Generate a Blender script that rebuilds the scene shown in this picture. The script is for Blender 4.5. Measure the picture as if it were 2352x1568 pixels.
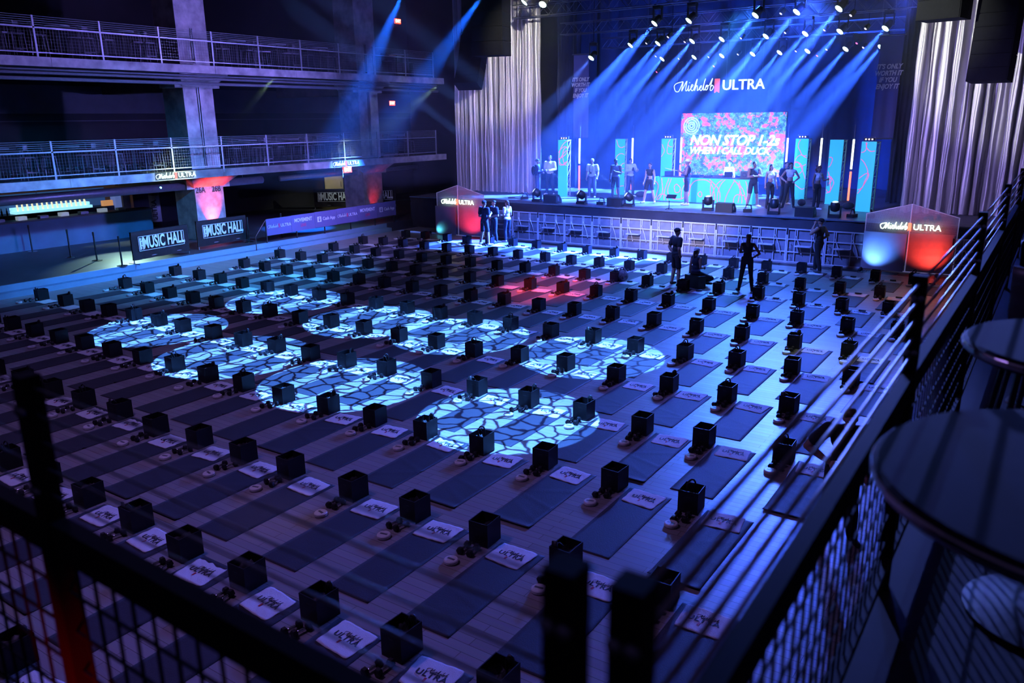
import bpy, bmesh, math, random
from mathutils import Vector, Matrix
from math import sin, cos, pi, radians as R
random.seed(7)
SC = bpy.context.scene
for o in list(bpy.data.objects): bpy.data.objects.remove(o)
COL = SC.collection
# ---------------------------------------------------------------- camera
CAM_H = 5.0
F_PX, YAW, PITCH, ROLL = 1835.85, R(34.0953), R(15.5562), R(-0.70681)
fw = Vector((-sin(YAW)*cos(PITCH), cos(YAW)*cos(PITCH), -sin(PITCH)))
rt = Vector((cos(YAW), sin(YAW), 0)); up = rt.cross(fw)
rt2 = cos(ROLL)*rt + sin(ROLL)*up; up2 = -sin(ROLL)*rt + cos(ROLL)*up
cd = bpy.data.cameras.new('camera'); cam = bpy.data.objects.new('camera', cd); COL.objects.link(cam)
m = Matrix((rt2, up2, -fw)).transposed().to_4x4(); m.translation = Vector((0, 0, CAM_H)); cam.matrix_world = m
cd.sensor_width = 36; cd.lens = F_PX*36/2352; cd.clip_start = 0.05; cd.clip_end = 300
cd.dof.use_dof = True; cd.dof.focus_distance = 16; cd.dof.aperture_fstop = 2.2
SC.camera = cam
# ---------------------------------------------------------------- render look
vs = SC.view_settings
SC.display_settings.display_device = 'sRGB'
vs.view_transform = 'Standard'; vs.look = 'None'; vs.gamma = 1.0; vs.exposure = 0.12; vs.use_curve_mapping = False
cy = SC.cycles
cy.max_bounces = 3; cy.diffuse_bounces = 1; cy.glossy_bounces = 2; cy.transmission_bounces = 3
cy.transparent_max_bounces = 6; cy.volume_bounces = 0
cy.caustics_reflective = False; cy.caustics_refractive = False
cy.use_denoising = True; cy.use_adaptive_sampling = True; cy.adaptive_threshold = 0.1; cy.sample_clamp_indirect = 4.0
W = bpy.data.worlds.new('world'); SC.world = W; W.use_nodes = True
W.node_tree.nodes['Background'].inputs[0].default_value = (0.14, 0.10, 0.34, 1)
W.node_tree.nodes['Background'].inputs[1].default_value = AMBIENT = 0.085

GAIN = 4.0
LG = {'par_beam': .7, 'red_post_light': 3, 'curtain_fill_right': 1.6, 'near_stool_light': 10, 'rail_glint': 1.0, 'bar_floor_light': 1.6, 'barrier_light': 0.5, 'column_uplight_far': 0.5, 'column_uplight': 2.4, 'gobo_light': 3.7, 'moving_head_beam': 40, 'wash_house': 0.6, 'wash_left_floor': 0.5, 'deck_beam': 70, 'hall_beam': 34, 'side_beam': 14, 'red_spot': 5, 'logo_spot': 16, 'curtain_fill_left': 2, 'table_glint_low': .6, 'table_glint_up': .6, 'stage_deck_wash': .7, 'wash_balcony': 2.4, 'wash_balcony_low': 2.4, 'wash_ledge': 5, 'wash_front_floor': 1.0, 'wash_mid_floor': 1.9, 'wash_near_floor': 1.8, 'stage_back_wash': 4, 'front_stage_light': 2.0, 'front_barricade_wash': 4.5, 'curtain_light_left': 0.8, 'curtain_light_right': 1.1, 'bar_front_light': 3}
def lamp(name, typ, loc, target, power, color, size=20, blend=0.15, radius=0.05, gobo=None, vol=None):
    d = bpy.data.lights.new(name, typ); d.energy = power*GAIN*LG.get(name, 1.0); d.color = color
    if typ == 'SPOT':
        d.spot_size = R(size); d.spot_blend = blend; d.shadow_soft_size = radius
    elif typ == 'AREA':
        d.shape = 'RECTANGLE'; d.size, d.size_y = size; d.spread = R(140)
    else: d.shadow_soft_size = radius
    o = bpy.data.objects.new(name, d); COL.objects.link(o); o.location = loc
    if target is not None:
        o.rotation_euler = (Vector(target)-Vector(loc)).to_track_quat('-Z', 'Y').to_euler()
    if gobo is not None:
        d.use_nodes = True; nt = d.node_tree; N = nt.nodes; L = nt.links
        em = [n for n in N if n.type == 'EMISSION'][0]
        tc = N.new('ShaderNodeNewGeometry'); sp = N.new('ShaderNodeSeparateXYZ'); L.new(tc.outputs['Incoming'], sp.inputs[0])
        cb = N.new('ShaderNodeCombineXYZ')
        for k in (0, 1):
            dv = N.new('ShaderNodeMath'); dv.operation = 'DIVIDE'; L.new(sp.outputs[k], dv.inputs[0]); L.new(sp.outputs[2], dv.inputs[1]); L.new(dv.outputs[0], cb.inputs[k])
        cb.inputs[2].default_value = 0
        vo = N.new('ShaderNodeTexVoronoi'); vo.voronoi_dimensions = '2D'; vo.feature = 'DISTANCE_TO_EDGE'; vo.inputs['Scale'].default_value = 25
        no = N.new('ShaderNodeTexNoise'); no.inputs['Scale'].default_value = 16; L.new(cb.outputs[0], no.inputs['Vector'])
        mx = N.new('ShaderNodeVectorMath'); mx.operation = 'MULTIPLY_ADD'; L.new(no.outputs['Color'], mx.inputs[0]); mx.inputs[1].default_value = (.05, .05, 0)
        ad = N.new('ShaderNodeVectorMath'); ad.operation = 'ADD'; L.new(cb.outputs[0], ad.inputs[0]); ad.inputs[1].default_value = (gobo, gobo*.7, 0); L.new(ad.outputs[0], mx.inputs[2])
        L.new(mx.outputs[0], vo.inputs['Vector'])
        rp = N.new('ShaderNodeValToRGB'); rp.color_ramp.elements[0].position = 0.05; rp.color_ramp.elements[1].position = 0.105
        rp.color_ramp.elements[0].color = (.03, .03, .03, 1)
        L.new(vo.outputs['Distance'], rp.inputs[0]); L.new(rp.outputs[0], em.inputs['Strength'])
    return o
# ---- house light: big blue washes over the dance floor, hung from the stage and hall trusses
BLUE = (0.045, 0.115, 1.0); VIO = (0.32, 0.22, 1.0); CYAN = (0.28, 0.62, 1.0); WARM = (1.0, 0.62, 0.36); RED = (1.0, 0.03, 0.04)
lamp('wash_front_floor', 'SPOT', (-11.0, 33.5, 9.2), (-9.5, 23.5, 0), 2900, (0.04, 0.20, 1.0), 58, 0.9, 0.4)
lamp('wash_mid_floor', 'SPOT', (-8.5, 32.5, 9.2), (-5.5, 15.0, 0), 3600, BLUE, 46, 1.0, 0.4)
lamp('wash_near_floor', 'SPOT', (-4.5, 31.5, 9.5), (-3.0, 8.0, 0), 2600, (0.10, 0.14, 1.0), 38, 1.0, 0.5)
lamp('wash_left_floor', 'SPOT', (-20, 8, 11), (-16, 13, 0), 330, VIO, 110, 1.0, 0.5)
lamp('wash_house', 'SPOT', (-10, 4, 11), (-9, 6, 0), 480, (0.42, 0.24, .92), 120, 1.0, 0.6)
lamp('wash_balcony', 'SPOT', (-13, 27, 9.0), (-28, 19, 5.2), 900, (0.30, 0.22, 1.0), 75, 1.0, 0.4)
lamp('wash_balcony_low', 'SPOT', (-14, 28.5, 5.5), (-28, 20, 3.2), 900, (0.22, 0.22, 1.0), 60, 1.0, 0.3)
lamp('wash_ledge', 'SPOT', (-14, 18, 9), (-26, 17, 0.2), 900, (0.03, 0.34, 1.0), 60, 0.9, 0.3)
lamp('red_spot', 'SPOT', (-10.5, 11, 8.5), (-12.4, 20.4, 0), 900, (1, .07, .10), 17, 1.0, 0.1)
lamp('warm_floor_a', 'SPOT', (-13, 9, 9), (-8.0, 6.2, 0), 60, WARM, 9, 1.0, 0.05)
lamp('blue_corner_spot', 'SPOT', (-10, 6, 9), (-8.6, 3.1, 0), 60, (.1, .3, 1), 9, .6, .05)
lamp('cyan_floor_spot', 'SPOT', (-11, 31.5, 9), (-9.3, 24.0, 0), 900, (.08, .6, 1), 24, 1.0, .1)
lamp('warm_floor_b', 'SPOT', (-15, 12, 9), (-20, 16.6, 0), 90, (1, .75, .3), 8, 0.8, 0.05)
lamp('warm_floor_c', 'SPOT', (-6, 12, 9), (-3.4, 17.5, 0), 260, (0.75, .95, .6), 17, 1.0, 0.05)
lamp('warm_floor_d', 'SPOT', (-6, 20, 9), (-3.0, 24.0, 0), 300, (1, .35, .2), 24, 1.0, 0.05)
for k, (gx, gy, gr) in enumerate([(-18.3, 11.15, 1.69), (-18.15, 15.1, 1.66), (-14.67, 10.65, 1.7), (-14.3, 14.6, 1.72), (-11.45, 14.67, 1.69), (-11.19, 10.6, 1.7), (-7.95, 14.76, 1.63), (-7.37, 10.72, 1.6)]):
    lamp('gobo_light', 'SPOT', (gx, gy, 9.5), (gx, gy, 0), 3000, (0.07, 0.27, 1.0), 2*math.degrees(math.atan(gr/9.5)), 0.04, 0.012, gobo=k*1.7+.3)
# curtain and stage washes
lamp('curtain_light_left', 'SPOT', (-14.5, 25.5, 9.6), (-22.8, 33.5, 7.6), 1500, (0.95, 0.95, 0.78), 30, 0.6, 0.03)
lamp('curtain_light_right', 'SPOT', (-9.5, 25, 9.6), (-2.2, 33, 7.0), 1700, (0.92, 0.97, 0.85), 34, 0.6, 0.03)
lamp('curtain_fill_left', 'SPOT', (-14, 22, 4), (-23, 33.5, 4.5), 700, (0.42, 0.36, 1.0), 50, 1, 0.2)
lamp('curtain_fill_right', 'SPOT', (-8, 22, 4.5), (-2, 33, 4.5), 900, (0.40, 0.33, 1.0), 50, 1, 0.2)
lamp('front_stage_light', 'SPOT', (-10, 12, 5.6), (-12.6, 33.0, 1.8), 2600, (0.62, 0.56, 0.95), 22, 0.8, 0.1)
lamp('stage_deck_wash', 'SPOT', (-12, 31.2, 9), (-13.0, 34.0, 1.4), 900, (0.2, 0.2, 1.0), 110, 1, 0.2)
lamp('stage_back_wash', 'SPOT', (-12, 34, 2.2), (-12.6, 43, 6), 2200, (0.01, 0.07, 1.0), 120, 1, 0.5)
lamp('front_barricade_wash', 'SPOT', (-11, 20, 9.3), (-12.5, 28.7, .6), 1500, (0.08, 0.16, 1.0), 75, 1, 0.3)
# ---------------------------------------------------------------- materials
MT = {}
def mat(name, col, rough=0.6, metal=0.0, emit=None, es=0, noise=None, bump=0, bscale=30, spec=0.5, sheen=0, two=None, alpha=None):
    if name in MT: return MT[name]
    M = bpy.data.materials.new(name); M.use_nodes = True; nt = M.node_tree; N, L = nt.nodes, nt.links
    b = N['Principled BSDF']; b.inputs['Base Color'].default_value = (*col, 1); b.inputs['Roughness'].default_value = rough
    b.inputs['Metallic'].default_value = metal; b.inputs['Specular IOR Level'].default_value = spec
    if sheen: b.inputs['Sheen Weight'].default_value = sheen
    if emit: b.inputs['Emission Color'].default_value = (*emit, 1); b.inputs['Emission Strength'].default_value = es
    if noise:
        tc = N.new('ShaderNodeTexCoord'); n = N.new('ShaderNodeTexNoise'); n.inputs['Scale'].default_value = noise[0]; n.inputs['Detail'].default_value = 6
        L.new(tc.outputs['Object'], n.inputs['Vector'])
        r = N.new('ShaderNodeValToRGB'); r.color_ramp.elements[0].position = .3; r.color_ramp.elements[1].position = .7
        r.color_ramp.elements[0].color = (*[c*noise[1] for c in col], 1); r.color_ramp.elements[1].color = (*(two or col), 1)
        L.new(n.outputs['Fac'], r.inputs[0]); L.new(r.outputs[0], b.inputs['Base Color'])
    if bump:
        tc = N.new('ShaderNodeTexCoord'); n = N.new('ShaderNodeTexNoise'); n.inputs['Scale'].default_value = bscale; n.inputs['Detail'].default_value = 5
        bp = N.new('ShaderNodeBump'); bp.inputs['Strength'].default_value = bump; bp.inputs['Distance'].default_value = .02
        L.new(tc.outputs['Object'], n.inputs['Vector']); L.new(n.outputs['Fac'], bp.inputs['Height']); L.new(bp.outputs[0], b.inputs['Normal'])
    MT[name] = M; return M
def emis(name, col, s):
    return mat(name, (col[0]*.5, col[1]*.5, col[2]*.5), 0.5, emit=col, es=s)
m_black = mat('black plastic', (.012, .011, .012), .45, noise=(6, .7))
m_cube = mat('black coated board', (.012, .012, .015), .5, noise=(9, .6), spec=.3)
m_rail = mat('black painted steel', (.018, .016, .018), .45, noise=(8, .6))
m_nrail = mat('near black railing steel', (.007, .006, .008), .75, spec=.2, noise=(8, .6))
m_spk = mat('black speaker coating', (.005, .005, .007), .9, spec=.15, noise=(12, .6))
m_cable = mat('steel cable', (.35, .35, .4), .35, .8, noise=(30, .8))
m_steel = mat('grey painted steel', (.22, .22, .26), .4, .5, noise=(10, .8))
m_chrome = mat('chrome', (.7, .7, .72), .18, 1, noise=(5, .9))
m_rub = mat('black rubber', (.014, .013, .015), .5, noise=(20, .8), bump=.2, bscale=60)
m_mat = mat('charcoal mat foam', (.030, .027, .036), .62, spec=.3, sheen=.08, noise=(3, .8), bump=.25, bscale=90)
m_towel = mat('white terry cotton', (.80, .80, .82), .9, noise=(40, .94), bump=.5, bscale=120, sheen=.3)
m_white = mat('white plastic', (.75, .73, .74), .4, noise=(10, .9))
m_ink = mat('black ink', (.02, .02, .03), .7, noise=(8, .8))
m_redink = mat('red ink', (.55, .015, .03), .6, noise=(8, .8))
m_conc = mat('weathered concrete', (.42, .38, .40), .85, noise=(2.2, .55), two=(.55, .5, .52), bump=.4, bscale=8)
m_darkwall = mat('dark painted wall', (.016, .014, .02), .9, noise=(.6, .6))
m_darkfloor = mat('dark sealed concrete', (.055, .055, .07), .5, noise=(.8, .6), bump=.05, bscale=4)
m_bluef = mat('blue toned kerb', (.16, .28, .40), .6, noise=(2, .85))  # kerb given an even blue base colour
m_deck = mat('stage deck', (.16, .15, .18), .38, noise=(1.5, .7), bump=.1, bscale=3)
m_skirt = mat('black stage skirt', (.03, .03, .04), .85, noise=(2, .6), bump=.4, bscale=2)
m_cloth = mat('dark velour drape', (.05, .06, .10), .95, noise=(1, .6))
m_alu = mat('aluminium', (.80, .80, .84), .4, .3, noise=(6, .8))
m_plate = mat('aluminium tread plate', (.26, .26, .30), .5, .2, noise=(4, .75), bump=.3, bscale=40)
m_truss = mat('truss aluminium', (.25, .25, .28), .4, .7, noise=(6, .8))
m_turq = mat('glowing turquoise print', (.04, .40, .50), .5, emit=(.04, .52, .76), es=.72, noise=(.5, .97))  # print emits its own colour to look stage-lit; no lamp inside
m_pink = mat('glowing pink contour print', (.7, .06, .25), .5, emit=(1, .07, .32), es=.9, noise=(.5, .9))  # printed lines emit too, so they look as lit as the panels
m_bar = mat('blue bar front', (.05, .12, .22), .6, noise=(1.2, .7))
m_glass = mat('bottle glass', (.25, .18, .10), .15, noise=(9, .6))
m_wood = mat('bar wood', (.20, .12, .06), .5, noise=(5, .6))
# wooden dance floor: long strips running across the hall
def floor_mat():
    M = bpy.data.materials.new('maple strip floor'); M.use_nodes = True; nt = M.node_tree; N, L = nt.nodes, nt.links
    b = N['Principled BSDF']; tc = N.new('ShaderNodeTexCoord')
    br = N.new('ShaderNodeTexBrick'); br.inputs['Scale'].default_value = 1; br.inputs['Brick Width'].default_value = 1.4; br.inputs['Row Height'].default_value = .125
    br.inputs['Mortar Size'].default_value = .003; br.offset = .37; br.inputs['Color1'].default_value = (.36, .325, .315, 1); br.inputs['Color2'].default_value = (.285, .255, .245, 1)
    br.inputs['Mortar'].default_value = (.06, .04, .03, 1); L.new(tc.outputs['Object'], br.inputs['Vector'])
    no = N.new('ShaderNodeTexNoise'); no.inputs['Scale'].default_value = 3; no.inputs['Detail'].default_value = 7
    mp = N.new('ShaderNodeMapping'); mp.inputs['Scale'].default_value = (.6, 7, 1); L.new(tc.outputs['Object'], mp.inputs[0]); L.new(mp.outputs[0], no.inputs['Vector'])
    mx = N.new('ShaderNodeMixRGB'); mx.blend_type = 'MULTIPLY'; mx.inputs[0].default_value = .35; L.new(br.outputs['Color'], mx.inputs[1]); L.new(no.outputs['Color'], mx.inputs[2])
    L.new(mx.outputs[0], b.inputs['Base Color']); b.inputs['Roughness'].default_value = .36; b.inputs['Specular IOR Level'].default_value = .55
    rr = N.new('ShaderNodeMapRange'); rr.inputs['To Min'].default_value = .30; rr.inputs['To Max'].default_value = .46; L.new(no.outputs['Fac'], rr.inputs[0]); L.new(rr.outputs[0], b.inputs['Roughness'])
    bp = N.new('ShaderNodeBump'); bp.inputs['Strength'].default_value = .15; bp.inputs['Distance'].default_value = .004; L.new(br.outputs['Fac'], bp.inputs['Height']); bp.invert = True
    L.new(bp.outputs[0], b.inputs['Normal']); return M
m_floor = floor_mat()
# ---------------------------------------------------------------- mesh helpers
class MB:
    def __init__(s): s.v = []; s.f = []; s.mi = []; s.cur = 0
    def add(s, vs, fs):
        k = len(s.v); s.v += [tuple(v) for v in vs]; s.f += [tuple(k+i for i in f) for f in fs]; s.mi += [s.cur]*len(fs); return s
    def box(s, x0, x1, y0, y1, z0, z1, M=None):
        vs = [(x, y, z) for x in (x0, x1) for y in (y0, y1) for z in (z0, z1)]
        if M: vs = [M @ Vector(v) for v in vs]
        return s.add(vs, [(0, 1, 3, 2), (4, 6, 7, 5), (0, 4, 5, 1), (2, 3, 7, 6), (0, 2, 6, 4), (1, 5, 7, 3)])
    def tube(s, pts, r, n=8, cap=True, flat=1.0):
        pts = [Vector(p) for p in pts]; rs = r if isinstance(r, (list, tuple)) else [r]*len(pts); ring = []
        k0 = len(s.v)
        for i, p in enumerate(pts):
            a = pts[max(0, i-1)]; b = pts[min(len(pts)-1, i+1)]; d = (b-a).normalized() if (b-a).length > 1e-9 else Vector((0, 0, 1))
            ref = Vector((0, 0, 1)) if abs(d.z) < .9 else Vector((1, 0, 0))
            u = d.cross(ref).normalized(); w = d.cross(u)
            s.v += [tuple(p + rs[i]*(cos(2*pi*j/n)*u + flat*sin(2*pi*j/n)*w)) for j in range(n)]
        for i in range(len(pts)-1):
            for j in range(n):
                a = k0+i*n+j; b = k0+i*n+(j+1) % n; s.f.append((a, b, b+n, a+n)); s.mi.append(s.cur)
        if cap:
            s.f.append(tuple(k0+j for j in range(n))[::-1]); s.f.append(tuple(k0+(len(pts)-1)*n+j for j in range(n))); s.mi += [s.cur]*2
        return s
    def lathe(s, prof, n=20, c=(0, 0, 0), M=None):
        k0 = len(s.v); T = Matrix.Translation(c) @ (M or Matrix())
        for (r, z) in prof: s.v += [tuple(T @ Vector((r*cos(2*pi*j/n), r*sin(2*pi*j/n), z))) for j in range(n)]
        for i in range(len(prof)-1):
            for j in range(n):
                a = k0+i*n+j; b = k0+i*n+(j+1) % n; s.f.append((a, b, b+n, a+n)); s.mi.append(s.cur)
        s.f.append(tuple(k0+j for j in range(n))[::-1]); s.f.append(tuple(k0+(len(prof)-1)*n+j for j in range(n))); s.mi += [s.cur]*2
        return s
    def ell(s, c, r, n=12, m=8, M=None):
        k0 = len(s.v); c = Vector(c); T = M or Matrix()
        for i in range(m+1):
            t = pi*i/m
            for j in range(n):
                q = Vector((r[0]*sin(t)*cos(2*pi*j/n), r[1]*sin(t)*sin(2*pi*j/n), r[2]*cos(t))); s.v.append(tuple(c + T @ q))
        for i in range(m):
            for j in range(n): a = k0+i*n+j; b = k0+i*n+(j+1) % n; s.f.append((a, a+n, b+n, b)); s.mi.append(s.cur)
        return s
    def prism(s, poly, axis, a, b):
        n = len(poly); P = []
        for t in (a, b):
            for (u, v) in poly: P.append({'x': (t, u, v), 'y': (u, t, v), 'z': (u, v, t)}[axis])
        return s.add(P, [tuple(range(n))[::-1], tuple(range(n, 2*n))]+[(i, (i+1) % n, n+(i+1) % n, n+i) for i in range(n)])
    def mesh(s, name, mats, smooth=False, weld=False):
        me = bpy.data.meshes.new(name); me.from_pydata(s.v, [], s.f)
        for q in (mats if isinstance(mats, (list, tuple)) else [mats]): me.materials.append(q)
        if any(s.mi): me.polygons.foreach_set('material_index', s.mi)
        if smooth: me.polygons.foreach_set('use_smooth', [True]*len(me.polygons))
        bm = bmesh.new(); bm.from_mesh(me)
        if weld: bmesh.ops.remove_doubles(bm, verts=bm.verts, dist=1e-5)
        bmesh.ops.recalc_face_normals(bm, faces=bm.faces); bm.to_mesh(me); bm.free()
        return me
    def build(s, name, mats, parent=None, smooth=False, weld=False, **kw):
        return obj(name, s.mesh(name, mats, smooth, weld), parent, **kw)
def obj(name, me, parent=None, loc=None, rz=None, label=None, cat=None, group=None, kind=None):
    o = bpy.data.objects.new(name, me); COL.objects.link(o)
    if parent: o.parent = parent
    if loc is not None: o.location = loc
    if rz is not None: o.rotation_euler = (0, 0, rz)
    tag(o, label, cat, group, kind); return o
def tag(o, label=None, cat=None, group=None, kind=None):
    if label: o['label'] = label
    if cat: o['category'] = cat
    if group: o['group'] = group
    if kind: o['kind'] = kind
    return o
def thing(name, loc, rz=0, label=None, cat=None, group=None): return obj(name, None, None, loc, rz, label, cat, group)
def bevel(o, w=.01, seg=2):
    b = o.modifiers.new('bevel', 'BEVEL'); b.width = w; b.segments = seg; b.limit_method = 'ANGLE'; return o
def dup(o, loc=None, rz=None, parent=None, label=None, group=None):
    c = o.copy(); COL.objects.link(c)
    if parent: c.parent = parent
    if loc is not None: c.location = loc
    if rz is not None: c.rotation_euler = (0, 0, rz)
    if label: c['label'] = label
    if group: c['group'] = group
    for ch in o.children: dup(ch, parent=c)
    return c
def text_mesh(txt, size=1.0, shear=0, bold=0, sx=1.0, ext=0.004, mat_=None, align='CENTER', space=1.0):
    c = bpy.data.curves.new('lettering', 'FONT'); c.body = txt; c.size = size; c.shear = shear; c.offset = bold; c.extrude = ext
    c.align_x = align; c.align_y = 'CENTER'; c.space_character = space; c.resolution_u = 3; c.space_line = 1.0
    t = bpy.data.objects.new('lettering', c); COL.objects.link(t); bpy.context.view_layer.update()
    me = bpy.data.meshes.new_from_object(t.evaluated_get(bpy.context.evaluated_depsgraph_get()))
    bpy.data.objects.remove(t); bpy.data.curves.remove(c)
    for v in me.vertices: v.co.x *= sx
    me.materials.clear(); me.materials.append(mat_ or m_ink); return me
# wall-facing orientation matrices: text local x->right, y->up
def face(loc, yaw, sc=1.0):   # surface whose outward normal is (sin(yaw)... ) : yaw 0 faces -Y, 90deg faces +X
    return Matrix.Translation(loc) @ Matrix.Rotation(yaw, 4, 'Z') @ Matrix.Rotation(pi/2, 4, 'X') @ Matrix.Scale(sc, 4)
def put(name, me, M, parent=None, **kw):
    o = obj(name, me, parent, **kw); 
    if parent: o.parent = parent; o.matrix_parent_inverse = Matrix()
    o.matrix_local = M; return o
def ribbon_strokes(strokes, w, ext, sc=1.0):
    b = MB()
    for st in strokes:
        b.tube([(x*sc, y*sc, 0) for x, y in st], w*sc, 6, flat=1.0)
    return b
def curve_pts(pts, k=5):
    out = []; n = len(pts)
    for i in range(n-1):
        p0 = pts[max(i-1, 0)]; p1 = pts[i]; p2 = pts[i+1]; p3 = pts[min(i+2, n-1)]
        for j in range(k):
            t = j/k
            out.append(tuple(.5*((2*p1[a])+(-p0[a]+p2[a])*t+(2*p0[a]-5*p1[a]+4*p2[a]-p3[a])*t*t+(-p0[a]+3*p1[a]-3*p2[a]+p3[a])*t**3) for a in range(len(p1))))
    out.append(tuple(pts[-1])); return out
# cursive word, unit height about 1, width about 4
SCRIPT = [
 [(-.25, .25), (-.1, 0), (.25, -.02), (.5, .4), (.75, .95), (.7, .5), (.62, 0), (.95, .6), (1.2, 1.0), (1.12, .45), (1.1, .05), (1.3, .1), (1.45, .5)],
 [(-.25, .25), (-.3, .55), (.0, .8), (.75, .95)],
 [(1.45, .55), (1.4, .15), (1.48, 0), (1.65, .2), (1.95, .55), (1.78, .6), (1.7, .25), (1.85, .02), (2.05, .15), (2.3, .9), (2.42, 1.15), (2.3, .6), (2.15, 0), (2.3, .4), (2.45, .5), (2.48, .2), (2.5, .02), (2.65, .12), (2.8, .4), (2.95, .5), (2.9, .3), (2.75, .25), (2.85, .02), (3.05, .12), (3.3, .9), (3.4, 1.15), (3.28, .9), (3.18, .3), (3.25, .02), (3.4, .2), (3.5, .48), (3.65, .5), (3.68, .2), (3.5, .02), (3.42, .25), (3.65, .45), (3.85, .5), (4.1, 1.0), (4.2, 1.15), (4.05, .6), (3.98, .05), (4.15, .0), (4.35, .3), (4.2, .5), (4.05, .35)],
 [(1.52, .8), (1.56, .84)]]
def brand_mark(h, mw, mr, lit_w, ext=.01, wide=1.0):
    """script word, ribbon, capital word; returns meshes (script, ribbon, capitals) laid out along +x, centred on the ribbon; h = capital height"""
    b = MB(); s = h*1.05
    for st in SCRIPT:
        b.tube([((x-4.75)*s*.92, (y-.42)*s, 0) for x, y in curve_pts(st, 3)], lit_w*h, 5)
    me_s = b.mesh('script lettering', mw, True)
    r = MB(); w = h*.26; t = h*.72
    r.prism([(-w, -t), (0, -t+w*.7), (w, -t), (w, t), (-w, t)], 'z', -ext, ext); me_r = r.mesh('ribbon emblem', mr)
    me_u = text_mesh('ULTRA', h*1.45, 0, .018*h, 1.02*wide, ext, mw, 'LEFT')
    for v in me_u.vertices: v.co.x += h*.55
    return me_s, me_r, me_u
# ---------------------------------------------------------------- the hall
def structure(name, b, m, **kw): return b.build(name, m, kind='structure', **kw)
structure('floor', MB().box(-25.6, 3, -6, 29.8, -.2, 0), m_floor)
# raised side floor with a two-step edge
b = MB().box(-36, -25.95, -6, 43, -.2, .35); structure('floor_raised_left', b, m_darkfloor)
b = MB().box(-25.95, -25.6, -6, 27.9, 0, .165); b.box(-25.98, -25.9, -6, 27.9, .16, .352)
structure('trim_1', b, m_bluef)
structure('wall_left', MB().box(-36.3, -36, -6, 43.5, 0, 13), m_darkwall)
b = MB().box(-36.02, -35.9, -6, 42, 5.12, 5.16); b.box(-36.02, -35.93, -6, 42, 5.45, 6.6); structure('trim_2', b, mat('painted ledge', (.06, .055, .08), .7, noise=(2, .8)))
structure('wall_back', MB().box(-36, -26.1, 41.6, 41.9, .3, 13), m_darkwall)
structure('wall_stage_back', MB().box(-30, 6, 43.5, 43.8, 0, 14), m_darkwall)
structure('wall_right', MB().box(3, 3.2, 2, 34, 0, 3.0), m_darkwall)
# balconies on the left: slab, concrete fascia, soffit services
for nm, z in (('lower', 3.2), ('upper', 7.12)):
    structure('balcony_slab_%s' % nm, MB().box(-36, -28.22, -4, 35.2, z-.27, z), m_darkfloor)
    bf = MB(); ys = [-4, 2.2, 8.4, 14.6, 20.9, 25.0, 30.1, 35.2]
    for a, c in zip(ys[:-1], ys[1:]): bf.box(-28.22, -28, a+.006, c-.006, z-.29, z+.005)
    structure('trim_3' if nm == 'lower' else 'trim_4', bf, m_conc)
# concrete columns with flared heads; numbers painted on the column by the bar
def column(y0, label, nums=None):
    t = thing('concrete_column', (-29.7, y0+.68, .35), 0, label, 'column', 'columns carrying the left balconies')
    s = MB()
    for z0, z1 in ((0, 2.58), (2.85, 6.5), (6.77, 11.5)): s.box(-.65, .7, -.68, .68, z0, z1)
    s.build('shaft', m_conc, t)
    h = MB()
    for zt in (2.58, 6.5):
        pr = [(-1.0, zt-.5), (1.0, zt-.5), (1.12, zt-.42), (1.12, zt), (-1.12, zt), (-1.12, zt-.42)]
        h.add([(-.6, -.7, zt-.46), (-.6, .7, zt-.46), (.72, -.7, zt-.46), (.72, .7, zt-.46), (-.6, -1.1, zt-.06), (-.6, 1.1, zt-.06), (1.2, -1.1, zt-.06), (1.2, 1.1, zt-.06), (-.6, -1.1, zt), (-.6, 1.1, zt), (1.2, -1.1, zt), (1.2, 1.1, zt)],
              [(0, 1, 3, 2), (0, 2, 6, 4), (2, 3, 7, 6), (3, 1, 5, 7), (1, 0, 4, 5), (4, 6, 10, 8), (6, 7, 11, 10), (7, 5, 9, 11), (5, 4, 8, 9), (8, 10, 11, 9)])
        for s_ in (-1, 1): h.box(-.3, .7, s_*.68-.0 if s_ > 0 else -1.02, 1.02 if s_ > 0 else -.68, zt-.52, zt-.08)
    h.build('flared_head', m_conc, t)
    bm_ = MB()
    for zt in (2.58, 6.5): bm_.box(-5.6, -.65, -.35, .35, zt-.62, zt)
    bm_.build('cross_beam', mat('dark brown concrete', (.20, .14, .11), .85, noise=(2, .6)), t)  # beam concrete is darker and browner than the columns
    c = MB()
    for y in (-.06, .03): c.tube([(.73, y, 2.9), (.73, y, 6.0)], .022, 6)
    for y in (-.08, .0): c.tube([(.73, y, 6.9), (.73, y, 8.2)], .022, 6)
    c.build('conduit', m_steel, t)
    if nums:
        for k, (tx, y) in enumerate((('26A', -.42), ('26B', .34))):
            put('painted_number', text_mesh(tx, .34, 0, .008, .8, .003, m_ink), face((.712, y, 2.0), pi/2), t)
    return t
column(10.4, 'concrete balcony column nearest the left edge of the view')
column(20.05, 'concrete balcony column lit red at its foot beside the bar', True)
column(29.7, 'concrete balcony column behind the sponsor banner ramp')
lamp('column_uplight', 'SPOT', (-28.7, 20.75, .62), (-29.02, 20.75, 1.9), 140, (1.0, .06, .03), 60, 1.0, 0)
lamp('column_uplight_far', 'SPOT', (-28.6, 30.2, .5), (-29.0, 30.4, 1.4), 26, (1.0, .03, .05), 60, 1.0, 0)
for (y, l) in ((20.75, 'small black uplight at the foot of the red lit column'), (30.2, 'small black uplight at the foot of the far column')):
    t = thing('floor_uplight', (-28.65 if y < 25 else -28.5, y, .35), 0, l, 'uplight')
    MB().box(-.1, .1, -.12, .12, 0, .1).build('base', m_black, t); MB().lathe([(.07, .1), (.085, .18), (.085, .19)], 14).build('housing', m_black, t)
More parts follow.
